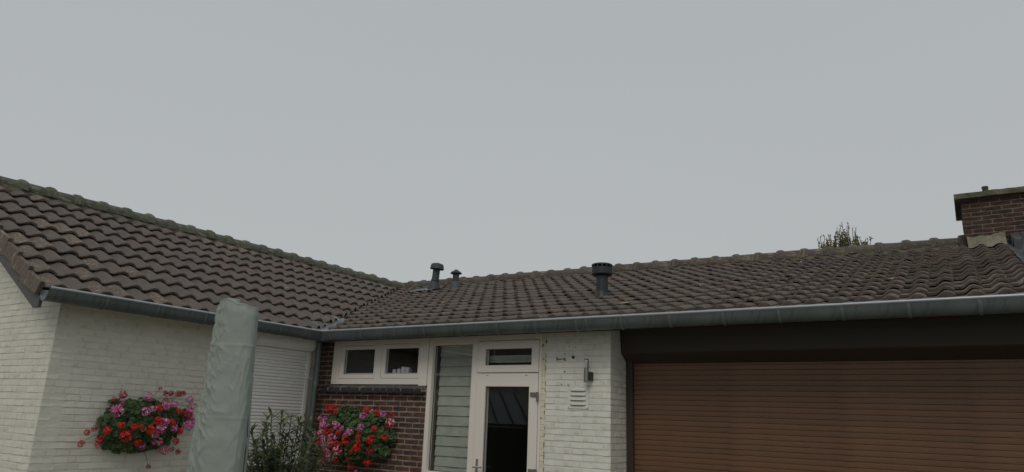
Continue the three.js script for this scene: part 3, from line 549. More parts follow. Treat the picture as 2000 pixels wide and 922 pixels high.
// --- roller shutter on the left wing
{
  const z0 = 0.22, z1 = 1.06;
  const bx = [[-0.0, 2.505], [0.155, 2.505], [0.158, 2.500], [0.158, 2.408], [0.154, 2.402], [0.098, 2.354], [0, 2.352]];
  const s = new THREE.Shape(); bx.forEach((k, i) => i ? s.lineTo(...k) : s.moveTo(...k)); s.closePath();
  const g = new THREE.ExtrudeGeometry(s, { depth: 0.90, bevelEnabled: true, bevelSize: 0.002, bevelThickness: 0.002, bevelSegments: 1 }); g.translate(0.003, 0, 0.20);
  const sh = mesh('roller_shutter', g, M.upvcWhite, house, 'white roller shutter, let down, in the left wing');
  const e = new THREE.ExtrudeGeometry(s, { depth: 0.012, bevelEnabled: true, bevelSize: 0.005, bevelThickness: 0.003, bevelSegments: 1 }); e.translate(0.003, 0, 1.105); mesh('end_plate', e, M.upvcWhite, sh);
  const sl = sweep([[-0.004, 0], [0.006, 0.0008], [0.013, 0.005], [0.0145, 0.013], [0.012, 0.025], [0.006, 0.034], [-0.001, 0.0368], [-0.004, 0.0402]], (d, y) => [0.024 + d, y, z1], (d, y) => [0.024 + d, y, z0]);
  for (let i = 0; i < 35; i++) { const m = mesh('slat', sl, M.upvcWhite, sh); m.position.y = 2.352 - 0.0402 * (i + 1); m.position.x = rr(0, 0.0015); }
  mesh('guide_rail', box(0.002, 0.048, 0.93, 2.352, 0.168, 0.222, 0.003), M.upvcWhite, sh);
  mesh('guide_rail', box(0.002, 0.048, 0.93, 2.352, 1.058, 1.112, 0.003), M.upvcWhite, sh);
  mesh('bottom_rail', box(0.015, 0.045, 0.925, 0.944, 0.224, 1.056, 0.003), M.upvcWhite, sh);
  mesh('window_sill', box(0.0, 0.10, 0.85, 0.915, 0.12, 1.16, 0.005), M.stone, sh, 'grey stone sill under the shutter');
  mesh('wall_filling', box(-0.1, 0.0, 0.84, 2.56, 0.1, 1.15), M.white[0], sh);
}
// --- garage door
{
  const x0 = 4.402, x1 = 9.0, zf = -0.404;
  const bx = [[-0.50, 2.533], [-0.205, 2.533], [-0.225, 2.52], [-0.252, 2.300], [-0.258, 2.290], [-0.40, 2.192], [-0.50, 2.192]];
  const s = new THREE.Shape(); bx.forEach((k, i) => i ? s.lineTo(-k[0], k[1]) : s.moveTo(-k[0], k[1])); s.closePath();
  const g = new THREE.ExtrudeGeometry(s, { depth: x1 + 0.1 - 4.332, bevelEnabled: false }); g.rotateY(P2); g.translate(4.332, 0, 0);
  const gd = mesh('garage_door', g, M.garageBox, house, 'wide brown slatted roller garage door under a dark box');
  const sl = sweep([[-0.009, 0], [-0.0015, 0.0006], [0.0002, 0.0022], [0.0008, 0.012], [0.0010, 0.025], [0.0008, 0.038], [0.0002, 0.0470], [-0.0015, 0.0480], [-0.010, 0.0483], [-0.010, 0.0502]], (d, y) => [x0 - 0.02, y, zf + d], (d, y) => [x1, y, zf + d]);
  for (let i = 0; i < 44; i++) { const m = mesh('slat', sl, M.garage[Math.floor(R() * 3)], gd); m.position.y = 2.1735 + 0.0502 - 0.0502 * (i + 1) + 0.0; m.position.z = rr(-0.001, 0.001); if (m.position.y < -0.02) { gd.remove(m); break; } }
  mesh('guide_rail', box(4.332, 4.402, 0, 2.30, -0.43, -0.375, 0.004), M.garageBox, gd);
  mesh('rail_brush', box(4.4025, 4.409, 0, 2.25, -0.40, -0.385), M.black, gd);
  mesh('backing', box(4.326, 9.05, 0, 2.53, -0.60, -0.52), M.inner, gd);
  mesh('wall', merge([box(8.95, 9.4, 0, 2.6, -0.6, -0.0)]), M.whiteJoint, house, 'white pier on the far side of the garage door');
}
// outer walls of the rest of the house, out of sight
mesh('back_wall', merge([box(4.32, 9.4, 0, 2.55, -8.2, -8.0), box(9.2, 9.4, 0, 2.55, -8.2, -0.6), box(2 * XR, 4.32, 0, 2.55, -8.2, -8.0), box(2 * XR, 2 * XR + 0.2, 0, 2.6, -8.0, 3.1)]), M.whiteJoint, house);
{ const s = new THREE.Shape(); s.moveTo(ZE - 0.05, YE - 0.05); s.lineTo(ZR, YB - 0.2); s.lineTo(2 * ZR - ZE, YE - 0.1); s.closePath(); const g = new THREE.ExtrudeGeometry(s, { depth: 0.15, bevelEnabled: false }); g.rotateY(-P2); g.translate(9.38, 0, 0); mesh('end_gable', g, M.whiteJoint, house); }

// --- chimney with its lead work
{
  const zf = -3.75, xl = 7.56, xr = 8.86, zb = -4.70;
  const ch = mesh('chimney', box(xl + 0.005, xr - 0.005, 3.2, 4.535, zb, zf - 0.005), M.mortarDark, house, 'brown brick chimney with a mossy concrete slab');
  layBricks(ch, { at: [0, 0, zf], turn: 0, u0: xl, u1: xr, y0: 3.80, y1: 4.545, course: 0.0560, phase: 4.531, shift: 0.06, mats: M.chimBrick });
  layBricks(ch, { at: [xl, 0, zb], turn: -P2, u0: 0.0, u1: zf - zb - 0.032, y0: 3.80, y1: 4.545, course: 0.0560, phase: 4.531, shift: 0.05, mats: M.chimBrick });
  const q = noise2(91);
  const sb = new THREE.BoxGeometry(1.45, 0.068, 1.14, 40, 2, 30); { const p = sb.attributes.position; for (let i = 0; i < p.count; i++) { const x = p.getX(i), y = p.getY(i), z = p.getZ(i); p.setXYZ(i, x * (1 + 0.004 * (q(z * 9 + 50, y * 30 + 50, 512) - 0.5)), y + 0.010 * (q(x * 14 + 100, z * 14 + 100, 512) - 0.5), z + 0.010 * (q(x * 11 + 30, y * 20 + 30, 512) - 0.5)); } sb.computeVertexNormals(); const uv = sb.attributes.uv; for (let i = 0; i < uv.count; i++) uv.setXY(i, p.getX(i) * 1.3 + p.getY(i), p.getZ(i) * 1.3 + p.getY(i) * 1.3); }
  sb.translate(8.218, 4.575, -4.235);
  mesh('chimney_slab', sb, M.slab, ch, 'mossy concrete slab on the chimney');
  mesh('flue_pipe', merge([lathe([[0.0, 4.80], [0.036, 4.80], [0.039, 4.795], [0.039, 4.775], [0.035, 4.770], [0.034, 4.55]]).translate(7.86, 0.02, -4.2)]), M.pvcBlack, ch);
  // mortar fillet in front of the chimney, lead apron and box to its right
  const fy = (x, z) => YE + (ZE - z) * Math.tan(TM) + sag(x, (ZE - z) / Math.cos(TM));
  const fil = grid(24, 4, (u, v, i, j) => { const x = 7.575 + 0.40 * u, z = zf - 0.01 + 0.30 * v, y0 = 4.035 + 0.02 * u + 0.02 * q(i * 0.4, 44, 512), y1 = fy(x, z) + 0.085 + 0.02 * Math.sin(x * 32); return [x, y0 + (y1 - y0) * v + 0.018 * (q(i * 0.7, j * 1.1 + 9, 512) - 0.5), z]; }, (u, v) => [u * 0.5, v * 0.4]);
  mesh('mortar_fillet', fil, S({ color: lin(0.95, 0.91, 0.80), map: T.stone, bumpMap: T.grain, bumpScale: 0.02, roughness: 1 }), ch, 'pale mortar fillet at the foot of the chimney');
  const lead = grid(6, 30, (u, v, i, j) => { const z = zf - 0.1 + (ZE + 0.02 - zf) * v, x = 7.955 + 0.012 * q(j * 1.1, 3, 512) + 0.16 * u; const h = [0.078, 0.080, 0.062, 0.045, 0.045, 0.12, 0.20][i]; return [x, fy(x, z) + h + 0.012 * (q(j * 0.8, i * 0.9, 512) - 0.5), z]; }, (u, v) => [u * 0.3, v * 4]);
  mesh('lead_flashing', lead, M.lead, house, 'lead flashing along the right edge of the roof');
  const lb = grid(10, 6, (u, v) => [8.03 + 0.85 * u, 4.045 - 0.16 * v + 0.01 * (q(u * 6, v * 5, 512) - 0.5), zf + 0.0 + 0.45 * v], (u, v) => [u, v * 0.5]);
  const lf = grid(10, 3, (u, v) => [8.03 + 0.85 * u + 0.0, 3.885 + 0.01 * (q(u * 6, 5, 512) - 0.5) - 0.30 * v, zf + 0.45 + 0.03 * v], (u, v) => [u, v * 0.3]);
  const ls = grid(4, 3, (u, v) => [8.03 - 0.03 * v, 4.045 - 0.16 * u - 0.3 * v, zf + 0.45 * u], (u, v) => [u * 0.5, v * 0.3]);
  mesh('lead_saddle', merge([lb, lf, ls]), M.lead, house, 'lead covered saddle beside the chimney');
  mesh('parapet', merge([box(8.11, 9.4, 2.5, 2.75, -0.2, 0.2)]), M.lead, house);
}

// ---------------------------------------------------------------- roof pipes
function roofY(x, z) { return YE + (ZE - z) * Math.tan(TM) + sag(x, (ZE - z) / Math.cos(TM)); }
function flashBase(parent, mat, r, h, tilt) { const g = lathe([[r * 1.95, -0.16], [r * 1.9, 0.0], [r * 1.7, h * 0.35], [r * 1.35, h * 0.75], [r * 1.12, h], [r * 1.0, h + 0.004]]); g.rotateX(tilt); return mesh('base_cone', g, mat, parent); }
{
  const x = -0.66, z = -3.16, y = roofY(x, z) + 0.03;
  const t = thing('roof_vent_pipe', 'leaning grey vent pipe with domed cap and pale lead apron', 'vent pipe', [x, y, z], 'vent pipes on the main roof');
  flashBase(t, M.pvcGrey, 0.068, 0.20, 0);
  const g = lathe([[0.066, 0.05], [0.066, 0.20], [0.076, 0.205], [0.076, 0.235], [0.066, 0.24], [0.064, 0.46], [0.060, 0.475]]); g.rotateZ(-0.085); mesh('pipe', g, M.pvcGrey, t);
  const c = lathe([[0.05, 0.425], [0.128, 0.425], [0.128, 0.432], [0.118, 0.50], [0.10, 0.525], [0.05, 0.54], [0, 0.542]]); c.rotateZ(-0.10); mesh('cap', c, M.pvcGrey, t);
  const q = noise2(33);
  const ap = grid(12, 6, (u, v, i, j) => { const lx = -0.42 + 0.56 * u, lz = 0.26 - 0.30 * v - 0.05 * Math.sin(u * 3); return [lx, (roofY(x + lx, z + lz) - y) + 0.105 + 0.02 * (q(i * 0.9, j * 0.9, 512) - 0.5), lz]; }); mesh('lead_apron', ap, M.leadPale, t);
}
{
  const x = -0.43, z = -3.50, y = roofY(x, z) + 0.03;
  const t = thing('roof_vent_pipe', 'short grey vent pipe with a mushroom cap near the ridge', 'vent pipe', [x, y, z], 'vent pipes on the main roof');
  flashBase(t, M.pvcPurple, 0.066, 0.13, 0.1);
  mesh('pipe', lathe([[0.060, 0.0], [0.060, 0.16], [0.058, 0.32]]), M.pvcGrey, t);
  mesh('cap', lathe([[0.055, 0.285], [0.106, 0.280], [0.107, 0.288], [0.085, 0.315], [0.05, 0.335], [0.035, 0.345], [0.03, 0.355], [0, 0.358]]), M.pvcGrey, t);
}
{
  const x = 3.70, z = -1.10, y = roofY(x, z) + 0.02;
  const t = thing('roof_vent_pipe', 'black flue terminal with a slotted drum cap above the door', 'vent pipe', [x, y, z], 'vent pipes on the main roof');
  flashBase(t, M.pvcBlack, 0.052, 0.10, 0.15);
  mesh('pipe', lathe([[0.073, 0.0], [0.073, 0.30]]), M.pvcBlack, t);
  mesh('cap', lathe([[0.073, 0.285], [0.112, 0.29], [0.126, 0.30], [0.128, 0.305], [0.128, 0.385]], 40), M.pvcBlack, t);
  for (let k = 0; k < 14; k++) { const a = k / 14 * 2 * Math.PI, s = box(-0.010, 0.010, 0.384, 0.412, 0.120, 0.128); s.rotateY(a); mesh('cap_post', s, M.pvcBlack, t); }
  mesh('cap_lid', lathe([[0.0, 0.412], [0.128, 0.410], [0.131, 0.413], [0.131, 0.424], [0.12, 0.432], [0.0, 0.440]], 40), M.pvcBlack, t);
  const s = tube([[0.06, 0.03, 0.02], [0.12, 0.06, -0.04], [0.19, 0.035, -0.06]], 0.022, 10, 8); mesh('collar_clamp', s, M.pvcBlack, t);
}

// ---------------------------------------------------------------- fittings on the pier
{
  const t = thing('wall_lamp', 'slim outdoor wall lamp with glass tube above steel cylinder on the white pier', 'wall lamp', [4.09, 1.97, 0.0]);
  const put = g => g.translate(0, 0, 0.085);
  mesh('body', put(lathe([[0, 0], [0.0235, 0], [0.0245, 0.003], [0.0245, 0.125], [0.022, 0.13], [0.022, 0.137], [0.0245, 0.139], [0.0245, 0.143], [0.0, 0.144]])), S({ color: lin(0.26, 0.26, 0.25), roughness: 0.35, metalness: 0.7 }), t);
  mesh('glass_tube', put(lathe([[0.0225, 0.144], [0.0225, 0.230]])), M.glass, t);
  mesh('lamp_holder', put(lathe([[0.0, 0.146], [0.015, 0.146], [0.016, 0.20], [0.012, 0.215], [0, 0.216]])), S({ color: lin(0.45, 0.45, 0.43), roughness: 0.4 }), t);
  mesh('top_cap', put(lathe([[0, 0.230], [0.0245, 0.230], [0.0245, 0.237], [0, 0.238]])), M.black, t);
  mesh('strut', box(0.016, 0.0225, 0.14, 0.232, 0.078, 0.086), M.black, t);
  mesh('wall_mount', merge([box(0.0, 0.042, 0.022, 0.105, 0.001, 0.075, 0.004)]), M.black, t);
}
{
  const t = thing('vent_grille', 'white louvred metal vent grille screwed to the pier', 'vent grille', [3.96, 1.70, 0.004]);
  mesh('plate', frameGeo(-0.118, 0.118, 0.005, 0.240, [], 0, 0.006, 0.002), M.pier[1], t);
  for (let i = 0; i < 4; i++) {
    const y = 0.040 + i * 0.0475;
    const g = grid(14, 6, (u, v) => { const x = -0.092 + 0.184 * u, e = Math.pow(Math.sin(Math.PI * clamp(u, 0.001, 0.999)), 0.35); return [x, y + 0.002 + 0.030 * v, 0.0068 + e * 0.020 * Math.cos(v * P2)]; });
    mesh('louvre', g, M.pier[1], t); mesh('slot', box(-0.088, 0.088, y - 0.004, y + 0.016, 0.0058, 0.0075), M.black, t);
  }
  for (const [a, b] of [[-0.11, 0.013], [0.11, 0.013], [0.11, 0.232], [-0.11, 0.232]]) { const c = new THREE.CylinderGeometry(0.0045, 0.0045, 0.004, 10); c.rotateX(P2); c.translate(a, b, 0.0075); mesh('screw', c, M.bronze, t); }
}

// ---------------------------------------------------------------- behind the glass: blinds and cups
function blind(name, label, x0, x1, y0, y1, pitch, zc, cords) {
  const t = thing(name, label, 'window blind', [0, 0, zc]);
  let k = 0; for (let y = y1; y > y0 + 0.01; y -= pitch, k++) {
    const h = Math.min(pitch, y - y0), q = rr(0, 20);
    const g = grid(16, 5, (u, v) => [x0 + (x1 - x0) * u, y - h * 1.05 * v, 0.017 * v + 0.002 * Math.sin(u * 9 + q)], (u, v) => [u * 1.2 + q, v * 0.3 + q]);
    mesh('fold', g, M.blind, t);
  }
  const yr = cords ? 2.42 : y1; mesh('head_rail', box(x0, x1, yr, yr + 0.03, -0.02, 0.03), M.upvcWhite, t);
  if (cords) for (const x of [x0 + 0.1, x1 - 0.1]) mesh('cord', tube([[x, y1 - 0.01, 0], [x, yr, 0]], 0.0015, 1, 5), M.upvcWhite, t);
  return t;
}
blind('window_blind', 'pale green folded blind behind the tall side light', 2.008, 2.60, 0.95, 2.40, 0.1145, -0.135);
blind('window_blind', 'short pale green blind behind the top light', 2.70, 3.43, 2.200, 2.282, 0.041, -0.12, true);
[[1.245, 0.026, 0.050, 'smallest white cup on the window sill, far left of the row'], [1.322, 0.026, 0.056, 'white cup second from the left behind the kitchen window'], [1.402, 0.036, 0.078, 'tallest white mug behind the kitchen window'], [1.468, 0.028, 0.072, 'white mug beside the tallest one, right end of the row']].forEach(([x, r, h, l]) => {
  const t = thing('cup', l, 'cup', [x, 2.089, -0.16], 'cups on the kitchen window sill');
  mesh('bowl', lathe([[0, 0], [r * 0.86, 0], [r * 0.9, 0.004], [r, h * 0.5], [r, h], [r - 0.003, h], [r - 0.004, 0.006], [0, 0.006]], 20), M.ceramic, t);
  const hd = new THREE.TorusGeometry(h * 0.26, 0.004, 6, 14, Math.PI); hd.rotateZ(-P2); hd.translate(r - 0.001, h * 0.5, 0); hd.rotateY(0.9); mesh('handle', hd, M.ceramic, t);
});

// ---------------------------------------------------------------- covered parasol
{
  const t = thing('covered_parasol', 'folded garden parasol standing under a grey-green fabric cover', 'parasol', [2.50, 0, 3.14]);
  const n1 = noise2(41), n2 = noise2(42), H0 = 0.45, H1 = 2.40;
  const g = grid(120, 190, (u, v) => {
    const a = 2 * Math.PI * u, h = v, y0 = H0 + (H1 - H0) * Math.min(1, v / 0.965);
    const w = (0.158 + 0.050 * sstep(2.35, 0.9, y0)), d = (0.085 + 0.055 * sstep(2.35, 1.0, y0));
    const c = Math.cos(a), s = Math.sin(a), e = 0.62;
    let x = Math.sign(c) * Math.pow(Math.abs(c), e) * w, z = Math.sign(s) * Math.pow(Math.abs(s), e) * d, y = y0;
    // top: two humps over the folded arm and the canopy tip
    const top = 0.020 * Math.exp(-Math.pow((x + 0.085) / 0.06, 2)) - 0.020 * Math.exp(-Math.pow((x - 0.02) / 0.045, 2)) - 0.035 * sstep(0.02, 0.15, x) - 0.02 * sstep(-0.11, -0.155, x);
    const tk = sstep(2.12, 2.40, y0); y += top * tk;
    if (v > 0.965) { const k = (v - 0.965) / 0.035, q = clamp(1 - k); x *= Math.pow(q, 0.6) * 0.98 + 0.02 * q; z *= Math.pow(q, 0.6); y += 0.014 * Math.sqrt(Math.max(0, 1 - q * q)) + top * 0; if (k > 0) { x += 0; } }
    else { const rnd = sstep(0.93, 0.965, v); x *= 1 - 0.05 * rnd; z *= 1 - 0.12 * rnd; }
    // folds: long diagonal creases, tighter gathers along the zip on the left edge
    const left = Math.exp(-Math.pow((x + 0.12) / 0.075, 2)) * (z > 0 ? 1 : 0.5);
    const r1 = 1 - Math.abs(2 * n1(a * 3.2 + y * 5.5, y * 4.2 - a * 1.3 + 20, 512) - 1), r2 = 1 - Math.abs(2 * n2(a * 5 + y * 9, y * 17 - a * 6 + 60, 512) - 1), b = n1(a * 1.6 + 7, y * 2.2 + 90, 512) - 0.5;
    const k = (0.007 * (Math.pow(r1, 6) - 0.2) + 0.016 * b) * (1 - 0.5 * sstep(1.95, 2.2, y)) + left * 0.019 * (Math.pow(r2, 3) - 0.25);
    const seam = 0.004 * (Math.exp(-Math.pow((y - 2.055) / 0.005, 2)) + Math.exp(-Math.pow((y - 1.50) / 0.005, 2))) - 0.006 * Math.exp(-Math.pow((x + 0.118) / 0.006, 2)) * (z > 0 ? 1 : 0);
    const nx = c, nz = s * 1.2, nl = Math.hypot(nx, nz) || 1; const kk = v > 0.98 ? 0 : (k + seam) * (z < 0 ? 0.5 : 1);
    return [x + nx / nl * kk, y, z + nz / nl * kk];
  }, (u, v) => [u * 3, v * 6]);
  const c = mesh('cover', g, M.cover, t, 'grey-green fabric sleeve with creases'); c.rotation.y = 0.55;
  mesh('pole', tube([[0, 0.05, 0], [0, 2.2, 0]], 0.03, 2, 14), M.bronze, t);
  mesh('base', merge([box(-0.45, 0.45, 0, 0.05, -0.06, 0.06), box(-0.06, 0.06, 0.002, 0.052, -0.45, 0.45)]), M.bronze, t);
}

// ---------------------------------------------------------------- plants
function addTri(P, C, a, b, c, col) { P.push(...a, ...b, ...c); for (let i = 0; i < 3; i++) C.push(...col); }
function build(P, C) { const g = new THREE.BufferGeometry(); g.setAttribute('position', new THREE.Float32BufferAttribute(P, 3)); g.setAttribute('color', new THREE.Float32BufferAttribute(C, 3)); g.computeVertexNormals(); return g; }
const V = (x, y, z) => new THREE.Vector3(x, y, z);
function leafAt(P, C, o, dir, nrm, len, wid, col, lobes) {        // rounded leaf made of a fan, slightly cupped
  const s = new THREE.Vector3().crossVectors(dir, nrm).normalize(), n = new THREE.Vector3().crossVectors(s, dir).normalize(), pts = [];
  const sh = lobes ? [[0.06, 0.32], [0.30, 0.52], [0.42, 0.44], [0.62, 0.53], [0.74, 0.38], [0.90, 0.30], [1.0, 0.0]] : [[0.1, 0.25], [0.3, 0.48], [0.55, 0.5], [0.8, 0.3], [1, 0]];
  for (const [l, w] of sh) pts.push([l, w]); for (const [l, w] of sh.slice(0, -1).reverse()) pts.push([l, -w]);
  const at = (l, w) => { const p = o.clone().addScaledVector(dir, l * len).addScaledVector(s, w * wid).addScaledVector(n, Math.abs(w) * wid * 0.35 - l * l * len * 0.15); return [p.x, p.y, p.z]; };
  const c0 = at(0.45, 0); for (let i = 0; i < pts.length; i++) { const a = at(...pts[i]), b = at(...pts[(i + 1) % pts.length]); addTri(P, C, c0, a, b, col); }
}
function flowerGeo(seed, cols, sparse) {
  const q = rng(seed), P = [], C = []; const n = sparse ? 9 : 15;
  for (let k = 0; k < n; k++) {
    const z = 1 - 1.5 * (k + 0.5) / n, a = k * 2.39996 + q() * 0.5, r = Math.sqrt(Math.max(0, 1 - z * z));
    const d = V(Math.cos(a) * r, Math.sin(a) * r, z).normalize(), o = d.clone().multiplyScalar(0.020 + 0.012 * q());
    const t1 = new THREE.Vector3().crossVectors(d, V(0.3, 0.9, 0.2)).normalize(), t2 = new THREE.Vector3().crossVectors(d, t1), ph = q() * 6;
    for (let p = 0; p < 5; p++) {
      const b = ph + p * 1.2566 + (p > 2 ? 0.15 : 0), pd = t1.clone().multiplyScalar(Math.cos(b)).addScaledVector(t2, Math.sin(b)).addScaledVector(d, 0.45).normalize(), sd = new THREE.Vector3().crossVectors(pd, d).normalize(), L = (0.017 + 0.007 * q()) * (sparse ? 1.05 : 1), w = 0.0042 + 0.002 * q();
      const c = cols[Math.floor(q() * cols.length)].map(v => v * (0.85 + 0.3 * q()));
      const A = o, B = o.clone().addScaledVector(pd, L * 0.6).addScaledVector(sd, w), E = o.clone().addScaledVector(pd, L), D = o.clone().addScaledVector(pd, L * 0.6).addScaledVector(sd, -w);
      addTri(P, C, A.toArray(), B.toArray(), E.toArray(), c); addTri(P, C, A.toArray(), E.toArray(), D.toArray(), c);
    }
  }
  return build(P, C);
}
const RED = [[0.62, 0.015, 0.012], [0.52, 0.012, 0.015], [0.70, 0.03, 0.015]], PINK = [[0.60, 0.10, 0.34], [0.66, 0.20, 0.44], [0.55, 0.07, 0.28], [0.72, 0.42, 0.56]], ROSE = [[0.62, 0.05, 0.14], [0.68, 0.16, 0.26], [0.74, 0.50, 0.54]], DARK = [[0.36, 0.012, 0.022], [0.42, 0.02, 0.03]];
const FL = { red: [0, 1, 2].map(i => flowerGeo(800 + i, RED, false)), pink: [0, 1, 2].map(i => flowerGeo(810 + i, PINK, false)), rose: [0, 1, 2].map(i => flowerGeo(820 + i, ROSE, false)), dark: [0, 1].map(i => flowerGeo(830 + i, DARK, false)) };
// a geranium in a wall basket. local frame: x along the wall (to the right), y up, z out of the wall
function geranium(label, pos, turn, W, HT, HB, D, flowers, seed) {
  const t = thing('geranium', label, 'flowering plant', pos, 'geraniums in wall baskets'); t.rotation.y = turn;
  const q = rng(seed), P = [], C = [], n = noise2(seed);
  const ext = a => (seed === 901 ? 1 + 0.16 * Math.cos(a - 3.5) - 0.20 * Math.max(0, Math.cos(a - 2.2)) : 1) * 0.70 + 0.34 * n(a * 2.2 + 20, 5, 512) + 0.22 * n(a * 7 + 50, 9, 512);                   // uneven outline
  for (let i = 0; i < 2300; i++) {
    const a = q() * 2 * Math.PI, rad = Math.pow(q(), 0.5), e = ext(a) * rad, cx = Math.cos(a) * e * W, cy0 = Math.sin(a) * e, cy = cy0 > 0 ? cy0 * HT : cy0 * HB;
    const dome = Math.sqrt(Math.max(0, 1 - rad * rad)), z = 0.035 + D * dome * (0.45 + 0.55 * Math.sqrt(q()));
    const out = V(cx / W * 0.9, cy0 * 0.7 + 0.25, 0.35 + dome).normalize(), nr = out.clone().add(V(q() - 0.5, q() - 0.3, q() - 0.5).multiplyScalar(1.1)).normalize();
    const dr = V(q() - 0.5, q() - 0.65, q() - 0.5).normalize(); dr.addScaledVector(nr, -dr.dot(nr)).normalize();
    const k = 0.65 + 0.7 * q(), y = q() < 0.06 ? 1 : 0, col = [(0.046 + 0.06 * y) * k, (0.092 + 0.05 * y) * k, (0.024) * k], s = 0.030 + 0.030 * q();
    leafAt(P, C, V(cx, cy, z), dr, nr, s, s * 1.05, col, true);
  }
  const fo = mesh('foliage', build(P, C), M.leaf, t); fo.userData.kind = 'stuff';
  const bk = lathe([[0.001, -0.13], [0.10, -0.12], [0.15, -0.05], [0.165, 0.0], [0.155, 0.0], [0.14, -0.05]], 24); bk.scale(W * 2.6, 1, 0.62); bk.translate(0, -0.02, 0.112); mesh('basket', bk, M.black, t);
  const stems = [];
  for (const [u, v, c, sc, lift] of flowers) {                              // u, v in metres from the centre
    const rad = Math.min(1, Math.hypot(u / W, v / (v > 0 ? HT : HB))), z = 0.05 + D * Math.sqrt(Math.max(0.02, 1 - rad * rad)) + 0.03 + (lift || 0);
    const f = mesh('flower', FL[c][Math.floor(q() * FL[c].length)], M.petals, t); f.position.set(u, v, z); f.rotation.set(-0.5 + q() * 0.5, (q() - 0.5) * 0.9, q() * 6, 'YXZ'); f.scale.setScalar(sc * (0.92 + 0.2 * q()));
    const b = V(u * 0.72, v * 0.72 - (v > 0 ? 0.03 : -0.02), Math.max(0.04, z - 0.09)); stems.push(tube([b.toArray(), [(u + b.x) / 2, (v + b.y) / 2 + 0.012, (z + b.z) / 2], [u, v, z]], 0.0022, 6, 5));
  }
  mesh('flower_stems', merge(stems), M.stem, t);
  return t;
}
{
  // left basket on the white wall: measured flower places in the photograph, as metres along the wall and up
  const L = [], K = { r: 'red', p: 'pink', o: 'rose', d: 'dark' };
  const spots = 'd,415,172,1 d,340,220,.7 p,400,230,.7 p,335,320,1.5 p,635,185,1.25 d,780,95,.6 d,845,140,.8 d,905,140,.8 d,990,142,1.0 d,1040,135,.8 p,1125,200,1.0 p,1175,265,1.1 p,785,265,1.2 p,895,245,1.0 d,810,212,.7 r,705,295,1.0 p,640,300,.9 p,570,330,1.2 r,930,315,.8 d,1010,350,.9 d,1090,360,1.0 p,1145,325,1.2 p,1150,385,1.3 r,700,420,1.2 p,775,430,1.0 p,745,490,1.2 r,850,435,.9 r,380,462,.9 r,485,480,.8 r,545,475,.6 r,295,515,1.0 d,200,500,.8 d,140,535,.8 r,445,565,1.5 r,640,505,1.2 o,705,550,1.0 p,890,488,1.1 p,1080,460,1.5 r,990,525,1.0 d,270,600,1.0 d,260,650,.9 d,105,635,.8 d,410,645,.9 r,510,660,1.1 r,580,630,1.0 p,650,665,1.1 o,790,625,1.0 p,735,628,.8 r,1040,630,1.1 p,915,685,1.1 o,925,720,1.2 d,1005,715,.7 d,1080,740,.8 d,790,878,.7 p,1180,430,1.1 o,1130,300,.8'.split(' ').map(s => s.split(','));
  // image box 150..400 x 740..922 was 1266 wide; on the wall 1 px is about 5.3 mm along and 5.1 mm up
  for (const [k, a, b, s] of spots) { const px = 150 + a / 5.064, py = 740 + b / 5.064; L.push([(px - 287) * 0.00535, -(py - 824) * 0.00515 + (px - 287) * 0.00008, K[k], s * 1.05]); }
  geranium('geranium with red and pink flowers on the white wall left of the covered parasol', [0.0, 1.42, 2.345], P2, 0.50, 0.27, 0.27, 0.24, L, 901);
  const Q = [];
  const sp2 = 'r,985,115,1.4 r,1090,150,1.3 r,1480,125,1.2 o,1550,135,.8 p,1525,195,1.1 r,1620,160,1.2 p,1700,170,1.0 d,1810,165,.9 o,1800,250,1.3 d,1790,285,1.2 o,850,240,.9 p,920,255,1.0 p,960,300,.9 o,985,340,.9 p,1065,320,1.3 o,1225,290,.9 p,1260,320,1.0 d,1215,375,.8 p,1340,345,.7 p,1445,385,1.1 p,1555,325,1.1 r,1690,335,.9 r,1775,430,1.0 r,1670,468,1.2 r,1545,420,.7 r,1120,405,1.0 o,1020,420,1.0 o,890,440,1.3 p,940,415,.7 r,1310,400,.9 p,1395,425,.6 p,1075,475,1.0 o,1215,480,1.6 r,1405,485,1.3 r,1550,490,.8 d,960,550,1.3 o,1045,530,.8 p,1095,570,1.4 r,1195,540,1.0 r,1290,535,.9 r,1530,565,1.2 d,1650,590,1.0 o,1290,605,1.4 r,1250,610,.9 d,985,620,1.2 d,1020,660,1.1 o,1140,650,1.5 o,1110,700,1.5 r,1185,735,1.1 o,1200,670,1.0 r,1560,725,1.2 d,1370,720,.8 r,1340,795,1.2 d,950,760,1.0 d,1460,610,.8 p,1410,850,.5'.split(' ').map(s => s.split(','));
  for (const [k, a, b, s] of sp2) { const px = 470 + a / 6.06, py = 780 + b / 6.06; Q.push([(px - 690) * 0.00775 + 0.0, -(py - 848) * 0.0060, K[k], s * 1.15]); }
  geranium('geranium with red and pink flowers on the dark brick wall by the downpipe', [0.90, 1.33, 0.0], 0, 0.60, 0.30, 0.36, 0.26, Q, 902);
}
